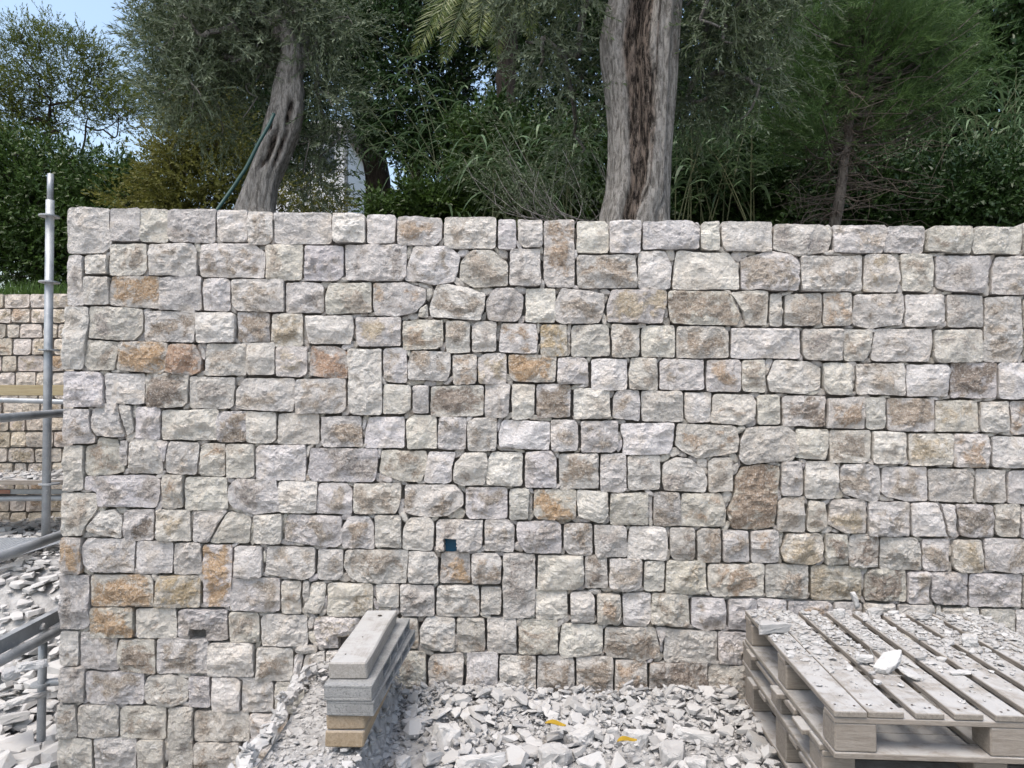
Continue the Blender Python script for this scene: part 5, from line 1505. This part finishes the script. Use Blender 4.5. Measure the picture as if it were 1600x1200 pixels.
# --- young pine on the right
def young_pine():
    Y = 6.9
    r = np.random.default_rng(31)
    root = thing('pine_tree', 'slender young pine with bright feathery needles and dead lower twigs at right', 'pine tree', P(1303, 400, Y))
    mb = MB()
    tpx = [(1300, 400), (1306, 345), (1314, 290), (1322, 240), (1326, 200), (1330, 160), (1345, 115), (1352, 80), (1345, 40), (1325, 5), (1310, -60)]
    tp = np.array([P(a, b, Y) for a, b in tpx])
    t = np.linspace(0, 1, 40); ti = np.linspace(0, 1, len(tp))
    path = np.stack([np.interp(t, ti, tp[:, k]) for k in range(3)], 1) + .012 * np.stack([vnoise(np.stack([t * 14, 0 * t + k, 0 * t], 1), 3) for k in range(3)], 1)
    add_tube(mb, path, np.interp(t, [0, .25, .6, 1], [.062, .046, .038, .016]), 12)
    tips = []; dirs = []
    dead = MB()
    lb = lobes_px([(1330, 40, 95), (1420, 60, 100), (1480, 90, 70), (1260, 60, 60), (1230, 130, 55), (1220, 190, 48), (1200, 215, 38), (1380, 120, 90), (1450, 150, 60), (1400, 20, 80), (1500, 40, 60), (1290, 150, 45), (1260, 195, 40, -.3)], Y)
    nodes, _, _ = sample_lobes(lb, 190, r, .2)
    for q in nodes:
        # leaves the stem a little lower than its own tip and sweeps out and up
        zt_ = np.clip(q[2] - np.linalg.norm(q[:2] - tp[4][:2]) * r.uniform(.1, .45), tp[3][2], tp[-1][2])
        k = np.argmin(np.abs(path[:, 2] - zt_)); a = path[k]
        tt = np.linspace(0, 1, 8)[:, None]
        L = np.linalg.norm(q - a)
        c = a + (q - a) * tt + np.array([0, 0, -.14 * L]) * np.sin(tt * math.pi) + r.normal(0, .03, 3) * np.sin(tt * 5)
        add_tube(mb, c, np.linspace(.012, .004, 8) * min(1.4, .6 + L * .5), 5, False)
        for s in (.55, .68, .8, .9, 1.0):
            kk = s * 7; i0 = int(min(kk, 6)); b = c[i0] + (c[i0 + 1] - c[i0]) * (kk - i0)
            for _ in range(3):
                tips.append(b + r.normal(0, .06, 3)); dirs.append(unit(q - a) * .8 + r.normal(0, .55, 3) + [0, 0, .25])
    for _ in range(150):
        k = r.integers(2, 22); a = path[k]
        ang = r.uniform(0, 2 * math.pi); L = r.uniform(.25, 1.0) * (1.0 if math.cos(ang) > 0 else .7)
        e = a + np.array([math.cos(ang) * L, math.sin(ang) * L * .6, r.uniform(-.25, .15) * L])
        tt = np.linspace(0, 1, 7)[:, None]
        c = a + (e - a) * tt + r.normal(0, .09, 3) * L * np.sin(tt * r.uniform(2, 6))
        add_tube(dead, c, np.linspace(.006, .0018, 7), 4, False)
        for _ in range(r.integers(2, 6)):
            b = c[r.integers(2, 7)]; f = b + r.normal(0, .13, 3) + [0, 0, -.05]
            add_tube(dead, np.array([b, (b + f) / 2 + r.normal(0, .02, 3), f]), [.003, .002, .0012], 3, False)
    mb.build('trunk', B_PINE, root, True)
    dead.build('dead_twigs', B_TWIG, root)
    tips, dirs = np.array(tips), np.array(dirs)
    Q, C, K = place_sprigs(NEEDLE, tips, dirs, r.uniform(.8, 1.35, len(tips)), r)
    leaf_mesh('needles', Q, C, L_YPINE, root, True)
young_pine()

# --- trees and shrubs behind
make_tree('broadleaf_tree', 'airy light green tree with sky showing through at the far left', 'tree', 12.0,
          [(40, 140, 75), (110, 115, 62), (65, 65, 40), (165, 165, 55), (50, 250, 80), (15, 190, 70), (185, 290, 45), (205, 185, 45), (-60, 180, 95), (110, 310, 70), (20, 90, 45), (150, 90, 35)],
          [(70, 440), (75, 380), (95, 330), (85, 270)], .09, SMALL, L_DECID, B_DARK, 420, 8200, (.6, 1.05), clump=.16, seed=41, hide=WIN_L)
make_tree('hedge_tree', 'dark dense laurel filling the lower left behind the scaffold pole', 'tree', 10.6,
          [(-60, 330, 90), (20, 320, 75), (80, 350, 75), (150, 330, 65), (30, 400, 80), (210, 310, 50), (110, 280, 50), (190, 360, 60), (120, 410, 70), (20, 250, 50)],
          [(60, 480), (62, 440), (66, 410)], .10, BROAD, L_HEDGE, B_DARK, 420, 7600, (.85, 1.4), clump=.22, seed=42)
make_tree('bamboo_bush', 'yellow green leafy bush behind the leaning olive', 'shrub', 9.6,
          [(270, 280, 55), (330, 270, 60), (300, 220, 50), (360, 300, 50), (250, 330, 60), (330, 340, 60), (290, 180, 38), (350, 200, 40), (500, 320, 40), (460, 330, 40)],
          [(300, 420), (302, 380), (305, 345)], .05, SMALL, L_BAMB, B_DARK, 320, 3800, (.75, 1.3), clump=.24, seed=43, hide=WIN_C)
make_tree('stone_pine', 'tall dark stone pine with bare trunk beside the white house', 'pine tree', 14.5,
          [(255, 90, 50), (285, 40, 60), (250, 140, 35), (320, -20, 80), (520, 40, 45), (560, 10, 70), (540, 100, 35), (440, -60, 90), (650, -40, 90), (760, -60, 80)],
          [(588, 420), (588, 330), (586, 260), (575, 180), (560, 130), (540, 85), (535, 40)], .25, BUSHN, L_PINE, B_DARK, 260, 4200, (1.0, 1.6), clump=.20, seed=44, up=.5)
make_tree('evergreen_oak', 'dark glossy evergreen tree behind the reeds and palm', 'tree', 13.0,
          [(560, 80, 55), (620, 60, 75), (700, 70, 70), (640, 160, 75), (590, 160, 55), (700, 180, 65), (730, 130, 55), (660, 230, 55), (610, 215, 40), (730, 230, 45), (540, 30, 50), (740, 20, 60), (620, -30, 90)],
          [(650, 420), (648, 330), (652, 280), (650, 220)], .14, BROAD, L_DARK, B_DARK, 520, 7400, (.95, 1.6), clump=.19, seed=45, hide=WIN_C)
SH = [('evergreen_shrub', 'dense low evergreen shrub behind the wall left of the big olive', 9.2, [(640, 320, 40), (700, 320, 42), (600, 328, 30), (740, 300, 40), (680, 340, 40), (760, 340, 45)], 46, L_HEDGE, 3400),
      ('evergreen_shrub', 'dark rounded bush between the reeds and the big olive trunk', 9.0, [(800, 240, 60), (780, 300, 55), (850, 290, 60), (910, 320, 50), (830, 340, 55), (760, 210, 40), (900, 250, 45)], 47, L_HEDGE, 4200),
      ('evergreen_shrub', 'deep green bush just right of the big olive trunk', 8.6, [(1090, 270, 55), (1130, 310, 60), (1180, 330, 55), (1080, 330, 45), (1220, 300, 60), (1150, 250, 50), (1240, 345, 50)], 48, L_DARK, 4600),
      ('evergreen_shrub', 'very dark bush behind the young pine trunk', 8.8, [(1300, 310, 60), (1360, 300, 60), (1340, 345, 55), (1400, 335, 60), (1280, 260, 50), (1270, 345, 45)], 49, L_DARK, 4200),
      ('evergreen_shrub', 'glossy dark bush at the lower right behind the wall end', 8.4, [(1460, 320, 60), (1520, 310, 60), (1580, 315, 60), (1500, 345, 55), (1640, 300, 70), (1560, 350, 60), (1440, 350, 45)], 50, L_DARK, 4600)]
for nm, lab, Y, lob, sd0, lm, ns in SH:
    cxp = np.mean([l[0] for l in lob])
    make_tree(nm, lab, 'shrub', Y, lob, [(cxp, 400), (cxp + 3, 375), (cxp, 345)], .05, BROAD, lm, B_DARK, 260, ns, (.8, 1.3), clump=.22, seed=sd0, group='shrubs behind the wall', hide=WIN_C)
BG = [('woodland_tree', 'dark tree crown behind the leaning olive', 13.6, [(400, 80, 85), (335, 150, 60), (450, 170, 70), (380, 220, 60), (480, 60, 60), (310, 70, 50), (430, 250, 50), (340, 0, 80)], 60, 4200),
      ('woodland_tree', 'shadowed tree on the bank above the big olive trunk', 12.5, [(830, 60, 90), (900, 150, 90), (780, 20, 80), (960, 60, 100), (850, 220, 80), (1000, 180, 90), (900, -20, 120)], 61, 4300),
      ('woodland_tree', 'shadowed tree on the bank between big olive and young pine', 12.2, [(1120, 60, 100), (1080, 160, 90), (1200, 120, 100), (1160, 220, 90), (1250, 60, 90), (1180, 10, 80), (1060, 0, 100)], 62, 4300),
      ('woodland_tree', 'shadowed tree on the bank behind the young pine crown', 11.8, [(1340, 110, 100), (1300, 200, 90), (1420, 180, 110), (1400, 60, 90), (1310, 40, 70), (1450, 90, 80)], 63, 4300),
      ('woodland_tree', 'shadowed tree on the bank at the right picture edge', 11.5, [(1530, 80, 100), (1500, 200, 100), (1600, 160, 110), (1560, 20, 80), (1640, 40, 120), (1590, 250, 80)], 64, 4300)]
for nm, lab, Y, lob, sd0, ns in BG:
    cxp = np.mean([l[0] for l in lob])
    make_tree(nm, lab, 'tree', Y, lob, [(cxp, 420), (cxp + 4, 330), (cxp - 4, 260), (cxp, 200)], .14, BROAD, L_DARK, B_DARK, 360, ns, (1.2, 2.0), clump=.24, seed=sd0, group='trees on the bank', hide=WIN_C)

# --- strap-leaved reeds
def reeds(label, Y, canes, seed, n_leaf=11, LL=.55, lean=None, group='clumps of giant reed'):
    r = np.random.default_rng(seed)
    root = thing('giant_reed', label, 'reed', P(canes[0][0], 400, Y), group)
    st = MB(); Q = []; C = []
    for (bx, by, tx, ty, dY) in canes:
        a, b = P(bx, by, Y + dY), P(tx, ty, Y + dY + r.uniform(-.3, .3))
        L = np.linalg.norm(b - a)
        t = np.linspace(0, 1, 14)[:, None]
        path = a + (b - a) * t + np.array([0, 0, .10 * L]) * np.sin(t * math.pi)
        add_tube(st, path, np.linspace(.008, .003, 14), 5, False)
        for k in range(n_leaf):
            s = .25 + .75 * (k + r.uniform(0, 1)) / n_leaf
            i0 = int(min(s * 13, 12)); q = path[i0] + (path[i0 + 1] - path[i0]) * (s * 13 - i0)
            ax = unit(path[i0 + 1] - path[i0])
            ang = (k % 2) * math.pi + r.uniform(-.7, .7)
            side = np.array([math.cos(ang), math.sin(ang) * .7, 0])
            d = unit(ax * .6 + side * .8 + r.normal(0, .15, 3))
            Lf = LL * r.uniform(.6, 1.25); w = r.uniform(.011, .019)
            n = 6
            u = np.linspace(0, 1, n + 1)
            droop = r.uniform(.35, .95)
            pth = q + d * (u * Lf)[:, None] * (1 - .25 * u)[:, None] + np.array([0, 0, -1.0]) * (droop * Lf * u ** 2.2)[:, None]
            sdv = unit(np.cross(d, [0, 0, 1.0]) + r.normal(0, .25, 3))
            wd = (w * np.sin(np.clip(u * .93 + .07, 0, 1) * math.pi) ** .6)[:, None]
            A, B = pth - sdv * wd, pth + sdv * wd
            Q.append(np.stack([A[:-1], B[:-1], B[1:], A[1:]], 1)); C.append(np.full(n, r.random()))
    st.build('canes', B_CANE, root, True)
    leaf_mesh('leaves', np.concatenate(Q), np.concatenate(C), L_REED, root)
def fan(x0, x1, y0, y1, n, seed, top=(0, 90), spread=40, dy=1.0):
    r = np.random.default_rng(seed)
    return [(r.uniform(x0, x1), y0 + r.uniform(0, 40), r.uniform(x0 - spread, x1 + spread), y1 + r.uniform(*top), r.uniform(-dy, dy) * .5) for _ in range(n)]
reeds('giant reeds with drooping leaves arching left below the palm', 9.0,
      [(830, 380, 620, 105, 0), (800, 370, 700, 130, .2), (790, 380, 575, 195, -.2), (760, 380, 630, 70, .3), (850, 400, 570, 225, .3), (720, 380, 640, 95, .1), (800, 390, 690, 330, -.4), (690, 380, 560, 150, .4), (700, 390, 650, 120, .5), (740, 390, 590, 120, .2)], 71, 13)
reeds('tall green reeds standing between the palm and the big olive', 8.2, fan(740, 900, 350, 150, 40, 72, (0, 130)), 72, 12, .5)
reeds('pale reeds hanging right of the big olive trunk', 7.8, fan(1050, 1180, 340, 140, 20, 73, (0, 90), 20), 73, 12, .5)
reeds('reeds drooping at the upper right picture edge', 9.4, fan(1470, 1640, 340, 90, 40, 74, (0, 130), 30), 74, 12, .6)
reeds('reed thicket on the bank behind the young pine', 10.4, fan(1180, 1460, 330, 130, 34, 75, (0, 120), 30), 75, 11, .6)

# --- palm
def palm():
    r = np.random.default_rng(81)
    Y = 11.0
    root = thing('palm_tree', 'palm tree with arching yellow green fronds at the top centre', 'palm tree', P(785, 420, Y))
    mb = MB()
    top = P(795, -60, Y)
    path = np.linspace(P(785, 420, Y), top, 30)
    add_tube(mb, path, .16 + .02 * np.sin(np.arange(30) * 2.2), 12)
    mb.build('trunk', B_DARK, root, True)
    ends = [(687, 114, -1.0), (674, 60, -1.2), (640, 104, -.2), (742, 88, -1.3), (775, 105, -.6), (830, 75, -.7), (720, -110, -.5), (850, -120, .3), (880, 30, .2), (660, -40, .2), (820, 20, 1.2)]
    for ex, ey, dY in ends:
        e = P(ex, ey, Y + dY)
        t = np.linspace(0, 1, 40)
        arch = np.array([0, 0, 1.0]) * r.uniform(.5, .75)
        c = top + (e - top) * (t ** .9)[:, None] + arch * (np.sin(t * math.pi) * (1 - .2 * t))[:, None]
        m2 = MB(); add_tube(m2, c, np.linspace(.022, .004, 40), 5, False)
        fr = m2.build('frond', L_PALM, root, True)
        T = unit(np.gradient(c, axis=0)); Q = []; C = []
        for i in range(5, 40):
            for f in range(3):
                for s in (-1, 1):
                    q = c[i] + (c[min(i + 1, 39)] - c[i]) * f / 3
                    sd0 = unit(np.cross(T[i], [0, -.9, .45])) * s
                    d = unit(sd0 * .8 + T[i] * .75 + np.array([0, 0, -.12]) + r.normal(0, .06, 3))
                    L = .42 * math.sin(min(1, (i - 3) / 34 * .86 + .14) * math.pi) ** .6 * r.uniform(.9, 1.1)
                    Q.append(leafquad(q[None], d[None], np.array([[0, -1.0, .4]]) + r.normal(0, .4, (1, 3)), [L], [.0095])); C.append(np.clip(r.normal(.45, .25), 0, 1))
        leaf_mesh('leaflets', np.concatenate(Q), np.array(C), L_PALM, fr)
        fr.children[0].matrix_parent_inverse = Matrix.Identity(4)
        fr.children[0].matrix_parent_inverse = (Matrix.Translation(Vector(root.location)) @ fr.matrix_parent_inverse).inverted()
palm()

# --- white house behind the trees
hs = thing('house', 'white rendered house half hidden behind the leaning olive', 'house', P(470, 340, 26))
M_REND = mat_plain('white_render', (0.72, 0.73, 0.74), .9)
a, b = P(400, 420, 26), P(538, 205, 26)
mb = MB(); mb.add(*box_geo(a[0], b[0], 26, 33, a[2] - 1, b[2])); mb.build('wall', M_REND, hs)
mb = MB(); mb.add(*box_geo(a[0] - .3, b[0] + .35, 25.6, 33.4, b[2] + .004, b[2] + .22)); mb.build('roof', mat_plain('flat_roof', (0.45, 0.45, 0.45), .9), hs)
for wx in (430, 500):
    c0, c1 = P(wx, 270, 25.98), P(wx + 22, 232, 25.98)
    mb = MB(); mb.add(*box_geo(c0[0], c1[0], 25.95, 25.99, c0[2], c1[2])); mb.build('window', mat_plain('window_glass', (0.05, 0.06, 0.07), .15), hs)
mb = MB(); q = P(541, 210, 25.7); q2 = P(541, 400, 25.7); add_tube(mb, [q, q2], .07, 8); mb.build('downpipe', mat_plain('grey_pipe', (0.16, 0.17, 0.18), .6), hs)

# --- grass along the far wall top
r = np.random.default_rng(90)
N = 7000
gx = r.uniform(-7.2, -3.2, N); gy = r.uniform(8.06, 9.6, N)
gz = np.where(gy < 8.5, ztop - .02, terrace_z(gx, gy) + .0)
base = np.stack([gx, gy, gz], 1)
d = unit(np.stack([r.normal(0, .35, N), r.normal(-.1, .3, N), np.ones(N)], 1))
Q = leafquad(base, d, unit(r.normal(0, 1, (N, 3)) * np.array([1, 1, .1])), r.uniform(.10, .26, N), np.full(N, .005))
o = leaf_mesh('grass', Q, r.uniform(0, 1, N), L_GRASS, None)
tag(o, 'strip of green grass growing on top of the far stone wall', 'grass', kind='stuff')
